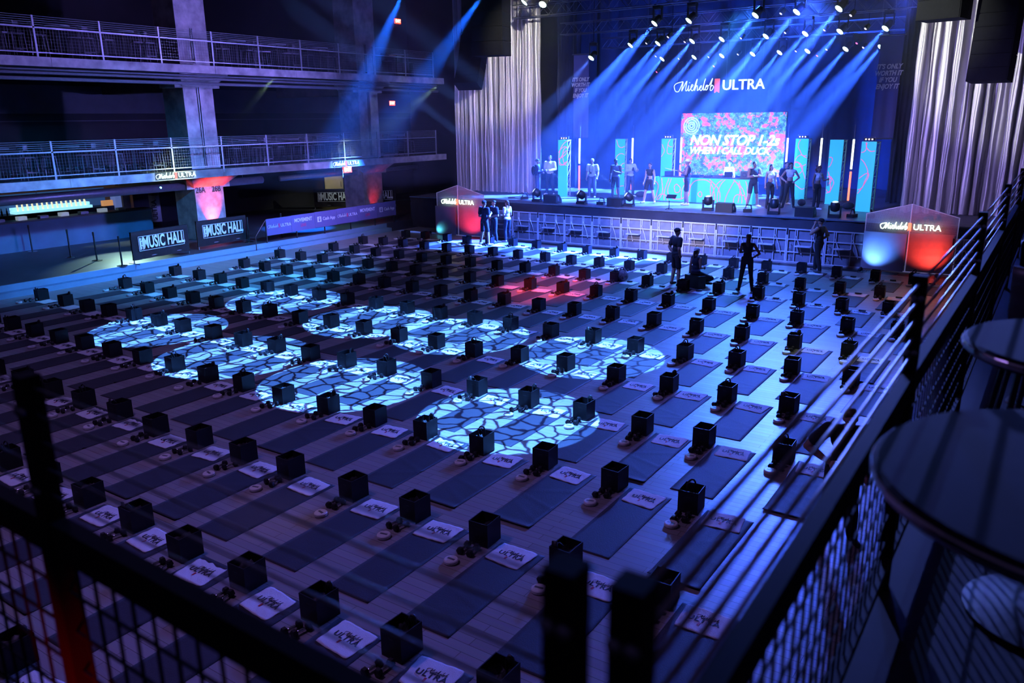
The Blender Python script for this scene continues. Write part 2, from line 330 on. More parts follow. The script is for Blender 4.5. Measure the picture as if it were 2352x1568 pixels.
# balcony railings: posts, five thin rods, a flat middle rail, wire mesh
def mesh_grid(b, p0, dx, L, z0, z1, pitch, w, pz=None):
    n = int(L/pitch)
    for k in range(1, n): q = p0+dx*(k*L/n); M = Matrix.Translation(q); b.box(-w, w, -w, w, z0, z1, M)
    ang = math.atan2(dx.y, dx.x); nz = int((z1-z0)/(pz or pitch))
    for k in range(1, nz): M = Matrix.Translation(p0) @ Matrix.Rotation(ang, 4, 'Z'); b.box(0, L, -w, w, z0+k*(z1-z0)/nz-w, z0+k*(z1-z0)/nz+w, M)
    return b
m_railblue = mat('galvanised railing', (.34, .34, .38), .45, .3, noise=(7, .8))
m_wire = mat('dull wire mesh', (.13, .13, .16), .5, .3, noise=(7, .8))
def balcony_rail(z, ys, label):
    t = thing('balcony_railing', (-28.06, ys[0], z), 0, label, 'railing', 'railings of the left balconies')
    for y in ys: MB().box(-.02, .02, y-ys[0]-.03, y-ys[0]+.03, -.12, 1.27).build('post', m_railblue, t)
    L = ys[-1]-ys[0]
    r = MB()
    for k in range(5): r.tube([(0, 0, .99+k*.065), (0, L, .99+k*.065)], .009, 5)
    r.build('rod', m_railblue, t)
    MB().box(-.02, .02, 0, L, .88, .93).build('middle_rail', m_railblue, t)
    MB().box(-.018, .018, 0, L, .12, .155).build('bottom_rail', m_railblue, t)
    for a, c in zip(ys[:-1], ys[1:]):
        mb = MB(); mesh_grid(mb, Vector((0, a-ys[0], 0)), Vector((0, 1, 0)), c-a, .15, .88, .1, .0028); mb.build('mesh_panel', m_wire, t)
    return t
balcony_rail(3.2, [9.7, 11.95, 14.17, 16.4, 18.62, 20.85, 23.1, 25.35, 27.6, 29.88, 32.12, 34.4], 'grey wire mesh railing along the lower left balcony')
balcony_rail(7.12, [9.8, 12.0, 14.22, 16.43, 18.65, 20.9, 23.12, 25.37, 27.63, 29.9, 32.2, 34.4], 'grey wire mesh railing along the upper left balcony')
# high tables and stools on the balconies
m_top = mat('glint bright table top', (.30, .33, .40), .3, .2, noise=(4, .7))  # pale bluish colour stands in for glints on the table tops
def high_table():
    t = thing('high_table', (0, 0, 0)); MB().lathe([(.36, 1.03), (.38, 1.04), (.38, 1.065), (.36, 1.075)], 24).build('table_top', m_top, t)
    MB().lathe([(.03, .03), (.03, 1.03)], 8).build('pedestal', m_rail, t); MB().lathe([(.24, 0), (.24, .015), (.05, .05)], 18).build('base', m_rail, t)
    tag(t, 'x', 'table'); return t
def bar_stool():
    b = MB(); b.box(-.19, .19, -.19, .19, .72, .76)
    for sx in (-1, 1):
        for sy in (-1, 1): b.tube([(sx*.17, sy*.17, .72), (sx*.21, sy*.21, 0)], .013, 5)
        b.tube([(sx*.17, -.18, .76), (sx*.17, -.22, 1.12)], .013, 5)
    for z in (.25, .26): b.box(-.2, .2, -.2, -.18, z, z+.015); b.box(-.2, .2, .18, .2, z, z+.015)
    b.box(-.19, .19, -.235, -.21, .98, 1.14)
    return b
tp = high_table(); first = True
me_st = bar_stool().mesh('bar_stool', mat('dark steel stool', (.09, .08, .11), .4, .5, noise=(9, .7)))
ORD = 'first second third fourth fifth sixth seventh eighth ninth tenth eleventh twelfth thirteenth fourteenth fifteenth sixteenth seventeenth eighteenth nineteenth twentieth twenty-first twenty-second twenty-third twenty-fourth twenty-fifth'.split()
ns = 0
for nm, z, ys in (('lower', 3.2, [12.7, 15.0, 17.4, 22.6, 24.9, 27.3, 32.0]), ('upper', 7.12, [13.0, 15.3, 17.6, 22.5, 24.6, 27.0, 32.2])):
    for k, y in enumerate(ys):
        x = -28.62
        lb = 'round high table on the %s left balcony, %s from the left' % (nm, ORD[k]); gp = 'high tables on the %s left balcony' % nm
        if first: t = tp; t.location = (x, y, z); t['label'] = lb; t['group'] = gp; first = False
        else: dup(tp, (x, y, z), None, label=lb, group=gp)
        for q, (dx, dy, rz) in enumerate(((-.1, -.62, 0), (-.15, .62, pi), (-.05, .95, -pi/2))):
            obj('bar_stool', me_st, None, (x+dx, y+dy, z), rz+random.uniform(-.3, .3), 'dark steel bar stool %s the %s high table, %s left balcony' % (('left of', 'right of', 'behind')[q], ORD[k], nm), 'stool', 'bar stools on the %s left balcony' % nm)
lamp('table_glint_low', 'SPOT', (-24, 36, 8.2), (-29.2, 20, 4.2), 900, (.3, .5, 1), 60, 1, 0)
lamp('table_glint_up', 'SPOT', (-22, 36, 11.5), (-29.2, 20, 8.2), 900, (.3, .5, 1), 60, 1, 0)
# exit signs
for k, (x, y, z, yaw, l) in enumerate(((-35.955, 40.72, 11.0, 0, 'red lit exit sign high on the dark wall of the upper balcony'), (-35.955, 39.8, 6.05, 0, 'red lit exit sign above the lower balcony'), (-28.1, 27.75, 2.78, 0, 'red lit exit sign hanging under the lower balcony edge'))):
    t = thing('exit_sign', (x, y, z), 0, l, 'sign')
    s = 1 if k == 2 else 1.0
    MB().box(-.04, .04, -.26, .26, -.14, .14).build('housing', emis('exit sign red', (1, .06, .02), 2.6), t)
    put('lettering', text_mesh('EXIT', .26, 0, .006, .9, .004, emis('exit sign letters', (1, .7, .55), 3.0)), face((.045, 0, 0), pi/2), t)
    if k == 2: MB().tube([(0, -.3, 0), (0, -.3, -.35)], .02, 6).build('conduit', m_railblue, t)
# soffit pipes and beam
t = thing('service_pipes', (-28.5, 10, 6.7), 0, 'long grey pipes hanging under the upper left balcony', 'pipes')
for x, z, r_ in ((.1, -.05, .05), (.2, -.24, .06), (.12, .06, .04)): MB().tube([(x, -8, z), (x, 25, z)], r_, 8).build('pipe', m_steel, t)
t = thing('ventilation_duct', (-29.2, 8, 2.55), 0, 'round ventilation duct running under the lower left balcony', 'duct')
MB().tube([(0, -6, 0), (0, 15.6, 0)], .16, 14).build('duct_run', m_steel, t, smooth=True)
MB().tube([(0, 16.6, -.02), (.05, 26, 0)], .12, 14).build('duct_branch', m_steel, t, smooth=True)
for y in (2, 6, 9, 12, 14.6, 20): MB().tube([(0, y, .1), (0, y, .4)], .012, 5).build('hanger', m_railblue, t)
# logo on the lower fascia, twice, with its warm-green gobo
for y, l in ((18.62, 'illuminated beer logo on the balcony edge above the red column'), (27.6, 'illuminated beer logo on the balcony edge above the hanging exit sign')):
    t = thing('fascia_logo', (-27.985, y, 3.07), pi/2, l, 'logo')
    mw, mr = emis('logo white', (.72, .86, .8), .9), emis('logo red', (.9, .08, .06), .9)
    for nm, me in zip(('script_lettering', 'ribbon_emblem', 'capital_lettering'), brand_mark(.17, mw, mr, .08, .008)):
        put(nm, me, Matrix.Rotation(pi/2, 4, 'X'), t)
    o = MB(); o.box(-.86, -.06, .004, .012, -.13, .15); o.box(.06, .78, .004, .012, -.12, .12); o.build('outline_plate', m_ink, t)
    lamp('logo_spot', 'SPOT', (-23, y+1, 6.5), (-28, y, 3.2), 130, (.7, 1.0, .45), 19, 1.0, 0)
# ---------------------------------------------------------------- bar
t = thing('bar_counter', (-32.45, 13, .35), 0, 'long bar counter with a plain blue front on the left', 'bar')
MB().box(-.5, 0, -6, 7.2, 0, 1.08).build('front_panel', m_bar, t); MB().box(-.65, .05, -6, 7.25, 1.08, 1.14).build('counter_top', m_black, t)
lamp('bar_front_light', 'SPOT', (-29, 18.6, 2.6), (-32.4, 18.9, 1.2), 60, (.06, .42, 1.0), 70, 1, 0)
lamp('bar_floor_light', 'SPOT', (-30, 17.5, 2.85), (-27.4, 15.7, .35), 160, (.5, .9, .8), 52, .5, 0)
t = thing('bottle_shelf', (-35.2, 15.85, .35), 0, 'lit stepped shelf behind the bar', 'shelf')
for k in range(2): MB().box(-.28, .2-.2*k, 0, 3.2, 1.14+.13*k, 1.25+.13*k).build('step', emis('lit shelf step', (.30, .75, .95), 1.1), t)
MB().box(-.5, .35, -1.2, 4.1, 0, 1.14).build('cabinet', m_black, t); MB().box(-.55, -.5, -1.2, 4.2, 1.14, 1.9).build('back_board', mat('glowing back board', (.05, .12, .30), .6, emit=(.05, .16, .5), es=.25), t)  # back board emits faintly in place of light from the shelf
bb = MB(); bb.lathe([(.036, 0), (.036, .16), (.03, .19), (.016, .22), (.016, .28)], 8); me_b = bb.mesh('bottle', emis('glowing white bottle', (.85, .80, .55), .9), True)  # bottle surface emits, standing in for light from behind
bb = MB(); bb.lathe([(.036, 0), (.036, .15), (.016, .22), (.016, .28)], 8); me_bd = bb.mesh('bottle', m_glass, True)
for row in range(2):
    for k in range(15):
        obj('bottle', me_b, None, (-35.1-.2*row, 16.0+k*.2+.08*row, .35+1.25+.13*row), 0, 'pale backlit bottle, %s from the left in the %s row behind the bar' % (ORD[k], ('front', 'back')[row]), 'bottle', 'backlit bottles on the bar shelf')
for k in range(5): obj('bottle', me_bd, None, (-35.05, 14.75+k*.2, 1.49), 0, 'dark bottle left of the lit shelf, %s from the left' % ORD[k], 'bottle', 'dark bottles behind the bar')
# fridge, pillar and far bar end
MB().box(-35.5, -35.1, 20.18, 20.46, .35, 2.0).build('drinks_fridge', mat('glowing pale blue fridge', (.25, .35, .75), .5, emit=(.2, .3, .8), es=.35), label='narrow pale blue cabinet at the right end of the bar', cat='fridge')  # cabinet emits faintly in its own pale blue
MB().box(-35.5, -35.2, 20.6, 20.95, .35, 2.2).build('wood_panel', m_wood, label='brown wooden panel beyond the bar fridge', cat='panel')
MB().box(-35.2, -35.0, 19.55, 20.0, 1.49, 1.72).build('menu_box', emis('lit menu box', (.65, .30, .12), .7), label='small warm lit sign box behind the bar', cat='sign')
MB().box(-35.95, -35.9, 14, 21.5, .35, 2.3).build('back_bar_wall_panel', mat('glowing back bar board', (.20, .13, .09), .7, emit=(.2, .1, .05), es=.08), label='warm brown board on the wall behind the bar', cat='panel')  # faint emission in the board stands in for warm bar light
for k in range(7):
    b = MB(); b.box(-.12, .12, -.16, .16, 0, .10+.04*(k % 2)); b.build('bar_tray', emis('glowing bar tray', (.5, .62, .8), .35) if k % 2 else m_steel, loc=(-32.75, 14.2+k*.8, 1.49), label='small tray of supplies on the bar counter, %s from the left' % ORD[k], cat='tray', group='trays on the bar counter')  # every second tray emits a little so it looks lit
# banner wrapped pillar
t = thing('round_pillar', (-34.6, 21.75, .35), 0, 'round pillar wrapped with a white beer banner beyond the bar', 'pillar')
MB().lathe([(.22, 0), (.22, 2.5)], 18).build('shaft', m_black, t, smooth=True)
MB().lathe([(.232, .25), (.232, 1.45)], 18).build('banner_wrap', mat('grey printed wrap', (.4, .4, .5), .7, noise=(3, .9)), t, smooth=True)
put('lettering', text_mesh('ULTRA', .3, 0, .006, 1, .01, m_ink), Matrix.Translation((.2, -.16, .8)) @ Matrix.Rotation(R(60), 4, 'Z') @ Matrix.Rotation(pi/2, 4, 'X') @ Matrix.Rotation(pi/2, 4, 'Z'), t)
# stanchion row
def stanchion():
    t = thing('queue_post', (0, 0, 0)); tag(t, 'x', 'stanchion')
    MB().lathe([(.17, 0), (.17, .02), (.05, .04)], 20).build('base', m_chrome, t); MB().lathe([(.028, .03), (.028, .88), (.034, .89), (.034, 1.0), (.02, 1.02)], 12).build('pole', m_rail, t)
    return t
sp = stanchion()
for k, (x, y) in enumerate(((-32.0, 14.85), (-29.35, 14.9), (-27.8, 15.0), (-25.98+.2-.2, 14.85), (-26.5, 22.2), (-26.6, 20.6))):
    l = 'black queue post on a round base, %s' % ('against the bar front', 'second from the bar front', 'standing in the pool of light', 'beside the first music hall barrier', 'right of the second music hall barrier', 'in front of the second music hall barrier')[k]
    if k == 0: sp.location = (x, y, .35); tag(sp, l, group='queue posts along the bar floor')
    else: dup(sp, (x, y, .35), None, label=l, group='queue posts along the bar floor')
# music hall barriers
m_ban = mat('black vinyl banner', (.018, .014, .017), .7, spec=.2, noise=(2, .7), bump=.4, bscale=4)
m_bw = mat('white vinyl print', (.72, .78, .76), .5, noise=(8, .92))
def hall_barrier(loc, yaw, L, label, back=False):
    t = thing('crowd_barrier', loc, yaw, label, 'barrier', 'barriers covered with music hall banners')
    f = MB(); z1 = 1.05
    f.tube([(-L/2, 0, 0), (-L/2, 0, .95), (-L/2+.1, 0, z1), (L/2-.1, 0, z1), (L/2, 0, .95), (L/2, 0, 0)], .02, 7)
    for x in (-L/2, L/2): f.tube([(x, -.28, 0), (x, .28, 0)], .018, 6)
    f.tube([(-L/2, 0, .2), (L/2, 0, .2)], .015, 6); f.build('frame', m_steel, t)
    b = MB(); nx = 22
    for k, sgn in ((0, -1), (1, 1)):
        for iz in range(0, 6):
            for ix in range(nx): pass
    vs = []; fs = []
    for iz in range(9):
        for ix in range(nx+1): vs.append((-L/2-.02+ix*(L+.04)/nx, -.03-.012*sin(ix*1.3+iz)*(1-iz/8)-.02*(1-iz/8)*sin(ix*.6), .12+iz*(z1-.09)/8))
    for iz in range(8):
        for ix in range(nx): a = iz*(nx+1)+ix; fs.append((a, a+1, a+nx+2, a+nx+1))
    n = len(vs); vs2 = [(x, y+.075, z) for x, y, z in vs]; fs2 = [tuple(i+n for i in q)[::-1] for q in fs]
    top = [(8*(nx+1)+i, 8*(nx+1)+i+1, n+8*(nx+1)+i+1, n+8*(nx+1)+i) for i in range(nx)]
    b.add(vs+vs2, fs+fs2+top); b.build('banner', m_ban, t, smooth=True)
    l = MB(); y0, y1 = -.072, -.066; w = L*.41; zc = .66; hh = .25
    for (x0, x1, z0_, z1_) in ((-w, w, zc-hh, zc-hh+.014), (-w, w, zc+hh-.014, zc+hh), (-w, -w+.014, zc-hh, zc+hh), (w-.014, w, zc-hh, zc+hh), (-w+.04, -w+.20, zc-hh+.05, zc+hh-.05)): l.box(x0, x1, y0, y1, z0_, z1_)
    l.build('logo_frame', m_bw, t)
    put('lettering', text_mesh('MUSIC HALL', .56, 0, .014, .56*L/2.3, .004, m_bw), face((.09, -.072, zc), 0), t)
    put('number_lettering', text_mesh('7\n1\n3', .15, 0, .004, 1, .004, m_ink), face((-w+.12, -.078, zc), 0), t)
    return t
hall_barrier((-26.1, 16.45, .35), R(97), 2.35, 'crowd barrier with music hall banner, nearest the bar pool of light')
hall_barrier((-26.75, 19.5, .35), R(93), 2.3, 'crowd barrier with music hall banner below the red lit column')
hall_barrier((-32.8, 31.3, .35), R(35), 2.2, 'far crowd barrier with music hall banner facing left of the ramp')
hall_barrier((-31.2, 32.9, .35), R(62), 2.2, 'far crowd barrier with music hall banner angled behind the ramp banner')
lamp('barrier_light', 'SPOT', (-22, 15, 3.8), (-26.2, 17.5, 1), 90, (.8, .9, 1), 60, 1, 0)
lamp('far_barrier_light', 'SPOT', (-29.2, 32.4, 2.7), (-32.3, 32.0, .9), 120, (.8, .9, .8), 50, 1, 0)
# door standing ajar with warm light
t = thing('service_door', (-35.5, 33.9, .35), R(62), 'pale green door standing ajar at the back left', 'door')
MB().box(-.55, .55, -.03, .03, 0, 2.1).build('door_leaf', mat('pale green paint', (.30, .33, .24), .6, noise=(2, .8)), t); MB().tube([(.4, -.06, .9), (.4, -.06, 1.2)], .015, 6).build('handle', m_chrome, t)
lamp('door_light', 'SPOT', (-33.6, 32.6, 2.8), (-35.6, 33.9, 1.3), 40, (1, .75, .35), 50, 1, 0)
# ramp railing with sponsor banners
t = thing('ramp_railing', (-25.88, 20.9, .35), 0, 'long railing hung with purple sponsor banners above the blue kerb', 'railing')
f = MB()
for y in (0, 1.55, 3.1, 4.65, 6.2, 7.5): f.box(-.02, .02, y-.02, y+.02, 0, .9)
f.tube([(0, 0, .9), (0, 7.6, 1.0)], .02, 7); f.tube([(0, 0, .3), (0, 7.6, .3)], .015, 6)
f.tube([(0, 7.6, 1.0), (-.1, 8.6, .95), (-.1, 9.3, .7), (-.1, 9.3, 0)], .02, 6); f.tube([(0, 0, .9), (.2, -.7, .35), (.25, -.75, -.35)], .02, 6)
f.build('frame', m_rail, t)
m_pban = mat('purple vinyl banner', (.13, .11, .30), .5, noise=(1, .85), bump=.2, bscale=3)
segs = [('mark', 1.27), ('move', 1.27), ('cash', 1.27), ('mark', 1.27), ('move', 1.27), ('cash', 1.27)]
y = 0.0
for k, (s, w) in enumerate(segs):
    z0 = .28+.012*k; M0 = face((.045, y+w/2, z0+.34), pi/2)
    bn = MB().box(.028, .036, y+.005, y+w-.005, z0, z0+.66).build('banner', m_pban, t)
    mwv = mat('pale print', (.62, .64, .85), .6, noise=(6, .95)); mrp = mat('dim red print', (.6, .05, .2), .6, noise=(6, .95))
    if s == 'mark':
        for nm, me in zip(('script_lettering', 'ribbon_emblem', 'capital_lettering'), brand_mark(.12, mwv, mrp, .05, .003)): put(nm, me, M0, bn)
    elif s == 'move':
        put('lettering', text_mesh('MOVEMENT', .21, 0, .006, .85, .003, mwv), M0 @ Matrix.Translation((0, .09, 0)), bn)
        put('second_lettering', text_mesh('LIVE', .18, 0, .002, .9, .003, mrp), M0 @ Matrix.Translation((0, -.13, 0)), bn)
    else:
        q = MB(); q.box(-.11, .11, -.11, .11, -.003, .002); bevel(put('rounded_square_emblem', q.mesh('emblem', mwv), M0 @ Matrix.Translation((-.38, .0, 0)), bn), .04, 3)
        put('currency_sign', text_mesh('$', .2, 0, .01, 1, .004, m_pban), M0 @ Matrix.Translation((-.38, 0, .003)), bn)
        put('lettering', text_mesh('Cash App', .19, 0, .003, .95, .003, mwv), M0 @ Matrix.Translation((.17, 0, 0)), bn)
    y += w
lamp('banner_light', 'SPOT', (-21, 21, 4), (-25.9, 25, 1), 200, (.5, .45, 1), 60, 1, 0)
lamp('ramp_glow', 'SPOT', (-27.5, 25.5, 2.8), (-27, 26, .35), 40, (.3, .8, .9), 70, 1, 0)
# clutter at the back left
for k in range(4):
    MB().box(-.3, .3, -.3, .3, 0, .5+.15*(k % 2)).build('equipment_case', m_black, loc=(-29.6+k*.9, 36.4+.3*(k % 2), .35), rz=.2*k, label='black equipment case near the left curtain foot, %s from the left' % ORD[k], cat='case', group='cases at the back left')
# ---------------------------------------------------------------- stage
DZ = 1.45
for y_ in (30.1, 31.2): structure('ceiling_beam', MB().box(-28, 4, y_-.15, y_+.15, 13.4, 13.8), m_darkwall)
structure('stage_floor', MB().box(-26, 3, 29.85, 43.5, 1.25, DZ), m_deck)
b = MB(); vs = []; n = 160
for i in range(n+1):
    x = -26+29*i/n; y = 29.78+.02*sin(i*.9)+.012*sin(i*2.3)
    vs += [(x, y, .0), (x, y-.03, 1.43)]
fs = [(2*i, 2*i+2, 2*i+3, 2*i+1) for i in range(n)]; vs += [(x, y+.05, z) for x, y, z in vs]; m2 = 2*(n+1)
fs += [(2*i+m2, 2*i+1+m2, 2*i+3+m2, 2*i+2+m2) for i in range(n)] + [(2*i+1, 2*i+3, 2*i+3+m2, 2*i+1+m2) for i in range(n)]
b.add(vs, fs); b.build('stage_skirt', m_skirt, smooth=True, label='black cloth skirt along the front of the stage', cat='stage skirt')
MB().box(-26, 3, 29.70, 29.86, 1.41, DZ+.004).build('trim_5', mat('stage nosing', (.12, .16, .2), .4, noise=(9, .6)), kind='structure')
# curtains
def drape(name, x0, x1, y, z0, z1, seed, label, m, amp=.10, n=260, flare=0.0):
    rnd = random.Random(seed); vs = []; fs = []; ph = 0; prof = []
    for i in range(n+1):
        ph += rnd.uniform(.12, .75)*1.1; prof.append(amp*(sin(ph)+.45*sin(ph*2.3+1))*rnd.uniform(.7, 1.2))
    nz = 14
    for k in range(nz+1):
        t_ = k/nz; z = z0+(z1-z0)*t_
        for i in range(n+1):
            u = i/n; x = x0+(x1-x0)*u + flare*(1-t_)**2*(u-.5)+.02*sin(k*1.7+i*.3)
            vs.append((x, y+prof[i]*(1.15-.4*t_)+.03*sin(k*.9+i*.11), z+(.02*sin(i*.5) if k == 0 else 0)))
    for k in range(nz):
        for i in range(n): a = k*(n+1)+i; fs.append((a, a+1, a+n+2, a+n+1))
    nn = len(vs); vs += [(x, y_+.012, z) for x, y_, z in vs]; fs += [tuple(i+nn for i in f)[::-1] for f in fs]
    return MB().add(vs, fs).build(name, m, smooth=True, label=label, cat='curtain')
def silver():
    M = mat('silver lame cloth', (.50, .47, .50), .42, .35, noise=(1.2, .8), sheen=.3); return M
drape('stage_curtain', -26.1, -20.95, 33.6, DZ+.02, 13.5, 3, 'silver pleated stage curtain at the left side of the stage', silver(), .13, 210)
drape('stage_curtain', -4.85, 3.2, 33.2, DZ+.02, 13.5, 5, 'silver pleated stage curtain at the right side of the stage', silver(), .15, 300)
drape('stage_backdrop', -25, 2, 42.9, DZ+.02, 13.5, 9, 'dark blue pleated backdrop cloth behind the stage', m_cloth, .12, 260)
drape('side_drape', -5.9, -4.9, 36.5, DZ+.02, 12.5, 11, 'narrow dark drape just inside the right stage curtain', m_cloth, .1, 40)
drape('side_drape', -22.4, -21.0, 37.5, DZ+.02, 12.5, 12, 'narrow dark drape just inside the left stage curtain', m_cloth, .1, 50)
# contour lines helper
def contour(b, c, rx, rz, seed, x0, x1, z0, z1, y, w=.011, rot=0):
    rnd = random.Random(seed); a = [rnd.uniform(-.12, .12) for _ in range(6)]; run = []
    def flush(run):
        if len(run) > 2: b.tube(run, w, 5)
    for k in range(73):
        t = 2*pi*k/72; r_ = 1+a[0]*sin(2*t+a[1]*30)+a[2]*sin(3*t+a[3]*30)+a[4]*.5*sin(5*t)
        x = rx*r_*cos(t); z = rz*r_*sin(t); x, z = c[0]+x*cos(rot)-z*sin(rot), c[1]+x*sin(rot)+z*cos(rot)
        if x0 < x < x1 and z0 < z < z1: run.append((x, y, z))
        else: flush(run); run = []
    flush(run)
# turquoise pillars
PIL = [(-19.33, 32.95, 3, 'leftmost turquoise contour-print tower at the left end of the stage'), (-17.35, 34.9, 9, 'second turquoise contour-print tower, behind the man in the grey tank'),
       (-15.3, 35.6, -2, 'turquoise contour-print tower directly left of the video screen'), (-9.4, 36.3, -6, 'turquoise contour-print tower directly right of the video screen'),
       (-7.68, 34.95, -12, 'turquoise contour-print tower second from the right'), (-6.05, 32.75, -14, 'rightmost turquoise contour-print tower at the right end of the stage')]
for k, (x, y, a, l) in enumerate(PIL):
    t = thing('printed_tower', (x, y, DZ), R(a), l, 'tower', 'turquoise printed towers on the stage')
    wd = .24 if k < 2 else .28; H = 2.58
    MB().box(-wd, wd, 0, .02, 0, H).build('printed_panel', m_turq, t)
    fr = MB()
    for sx in (-wd+.03, wd-.03):
        for y_ in (.06, .36): fr.tube([(sx, y_, 0), (sx, y_, H)], .024, 6)
    for q in range(7):
        z = .1+q*.4; fr.tube([(wd-.03, .06, z), (wd-.03, .36, min(z+.4, H))], .012, 5); fr.tube([(-wd+.03, .36, z), (wd-.03, .36, z)], .012, 5)
    fr.box(-wd, wd, .02, .4, H-.02, H); fr.box(-wd-.02, wd+.02, .02, .42, 0, .03); fr.build('truss_frame', m_alu, t)
    ln = MB()
    for q in range(4): contour(ln, (random.uniform(-.35, .35), random.uniform(.1, H)), random.uniform(.12, .4), random.uniform(.2, .6), k*20+q, -wd+.015, wd-.015, .02, H-.02, -.004, .012, random.uniform(-1, 1))
    ln.build('contour_lines', m_pink, t)
    if k != 1 and k != 4:
        lt = thing('strobe_light', (x-.02, y+.2, DZ+H), R(a), 'small strobe bar on top of the %s' % ('leftmost tower', '', 'tower left of the screen', 'tower right of the screen', '', 'rightmost tower')[k], 'stage light', 'strobe bars on the towers')
        MB().box(-.2, .2, -.07, .07, .04, .12).build('housing', m_black, lt)
        for sx in (-.12, 0, .12): MB().lathe([(.03, 0), (.03, .01)], 10, M=Matrix.Rotation(pi/2, 4, 'X'), c=(sx, -.071, .08)).build('lens', emis('small lens amber', (1, .8, .6), 2.0), lt)
        bk = MB(); bk.box(-.22, -.2, -.02, .02, 0, .15); bk.box(.2, .22, -.02, .02, 0, .15); bk.box(-.22, .22, -.02, .02, .15, .165); bk.build('bracket', m_steel, lt)
# light tubes on stands
TB = [(-18.96, 33.88, 'wr', 'left of the man in the striped shirt'), (-16.75, 34.98, 'wr', 'right of the person in the white shirt'), (-14.81, 36.1, 'pr', 'just left of the video screen'),
      (-9.9, 35.9, 'pw', 'just right of the video screen'), (-8.45, 35.7, 'w', 'third from the right behind the women'), (-6.89, 34.22, 'wr', 'rightmost, between the two right towers')]
m_tw = emis('white light tube', (.78, .95, .85), 2.6); m_tr = emis('red light tube', (1, .16, .10), 2.6); m_tp = emis('pink light tube', (1, .75, .7), 2.3)
for k, (x, y, s, l) in enumerate(TB):
    t = thing('light_tube_stand', (x, y, DZ), 0, 'upright pole with glowing light tubes, %s' % l, 'light', 'upright light tube stands on the stage')
    MB().tube([(0, .05, 0), (0, .05, 3.2)], .016, 7).build('pole', m_steel, t)
    ft = MB(); ft.box(-.25, .25, .02, .08, 0, .02); ft.box(-.03, .03, -.2, .3, 0, .02); ft.build('foot', m_black, t)
    up_ = {'w': m_tw, 'p': m_tp}[s[0]]
    o = MB().tube([(0, 0, 1.48), (0, 0, 2.62)], .04, 10).build('upper_tube', up_, t, smooth=True); o['label'] = 'pale glowing tube'
    if len(s) > 1 and s[1] == 'r':
        o = MB().tube([(0, 0, .25), (0, 0, 1.38)], .04, 10).build('lower_tube', m_tr, t, smooth=True); o['label'] = 'red glowing tube'
# DJ booth
t = thing('dj_booth', (-12.62, 33.2, DZ), 0, 'wide turquoise contour-print booth front at the centre of the stage', 'booth')
MB().box(-2.2, 2.2, 0, .03, 0, 1.02).build('front_panel', m_turq, t)
MB().box(-2.2, -2.17, .03, .5, 0, 1.02).build('side_panel', m_turq, t); MB().box(2.17, 2.2, .03, .5, 0, 1.02).build('side_panel', m_turq, t)
ln = MB()
for q, (cx_, cz, rx, rz_) in enumerate([(-1.1, .55, .13, .18), (-1.1, .6, .42, .55), (-.05, .35, .09, .1), (-.05, .1, .65, .85), (-1.75, .0, .25, .3), (-2.1, .6, .35, .6), (-2.2, .5, .2, .4), (1.1, .2, .75, 1.0), (1.1, .2, .62, .9), (1.25, .2, .52, .85), (1.55, .05, .5, .95), (1.7, .0, .28, .42), (-.05, .1, .85, 1.1), (-1.1, .5, .6, .85)]):
    contour(ln, (cx_, cz), rx, rz_, 100+q, -2.18, 2.18, .02, 1.0, -.004, .013)
ln.build('contour_lines', m_pink, t)
tt = thing('dj_table', (-12.6, 33.75, DZ), 0, 'black equipment table standing behind the turquoise booth', 'table')
MB().box(-2.0, 2.0, -.3, .35, .98, 1.03).build('table_top', m_black, tt)
for sx in (-1.9, 1.9):
    for sy in (-.25, .3): MB().box(sx-.02, sx+.02, sy-.02, sy+.02, 0, .98).build('leg', m_black, tt)
for k, (x, w_, h_, nm, l) in enumerate([(-1.75, .3, .22, 'monitor_speaker', 'small black speaker at the left end of the booth table'), (1.65, .34, .3, 'monitor_speaker', 'black speaker box with a green top at the right end of the booth'), (-.55, .36, .09, 'turntable', 'left turntable on the booth table'), (.45, .36, .09, 'turntable', 'right turntable on the booth table'), (0, .3, .08, 'mixer', 'audio mixer between the turntables'), (.95, .3, .22, 'laptop', 'open laptop right of the woman behind the booth'), (1.15, .1, .06, 'cup', 'small orange cup on the right side of the booth')]):
    t = thing(nm, (-12.6+x, 33.75, DZ+1.03), .1*k, l, nm.replace('_', ' '))
    if nm == 'laptop':
        MB().box(-.17, .17, -.12, .12, 0, .02).build('base', m_steel, t); MB().box(-.17, .17, .12, .135, .02, .25).build('screen', m_black, t)
    elif nm == 'turntable':
        MB().box(-.2, .2, -.16, .16, 0, .07).build('body', m_black, t); MB().lathe([(.13, .07), (.13, .085)], 20).build('platter', m_rub, t)
    elif nm == 'mixer':
        MB().box(-.15, .15, -.16, .16, 0, .07).build('body', m_black, t)
        for q in range(6): MB().lathe([(.012, .07), (.012, .09)], 8, c=(-.1+.08*(q % 3), -.05+.08*(q//3), 0)).build('knob', m_white, t)
    elif nm == 'cup': MB().lathe([(.03, 0), (.04, .1), (.036, .1), (.028, .01)], 12).build('cup_body', mat('orange paper', (.8, .35, .2), .6, noise=(5, .9)), t)
    else:
        MB().box(-w_/2, w_/2, -.15, .15, 0, h_).build('cabinet', m_black, t)
        MB().lathe([(.09, 0), (.07, .01)], 16, M=Matrix.Rotation(pi/2, 4, 'X'), c=(0, -.151, h_/2)).build('driver', m_rub, t)
        if x > 0: MB().box(-w_/2, w_/2, -.15, .15, h_, h_+.01).build('lid', mat('green lid', (.1, .6, .35), .5, noise=(4, .8)), t)  # thin lid in plain green
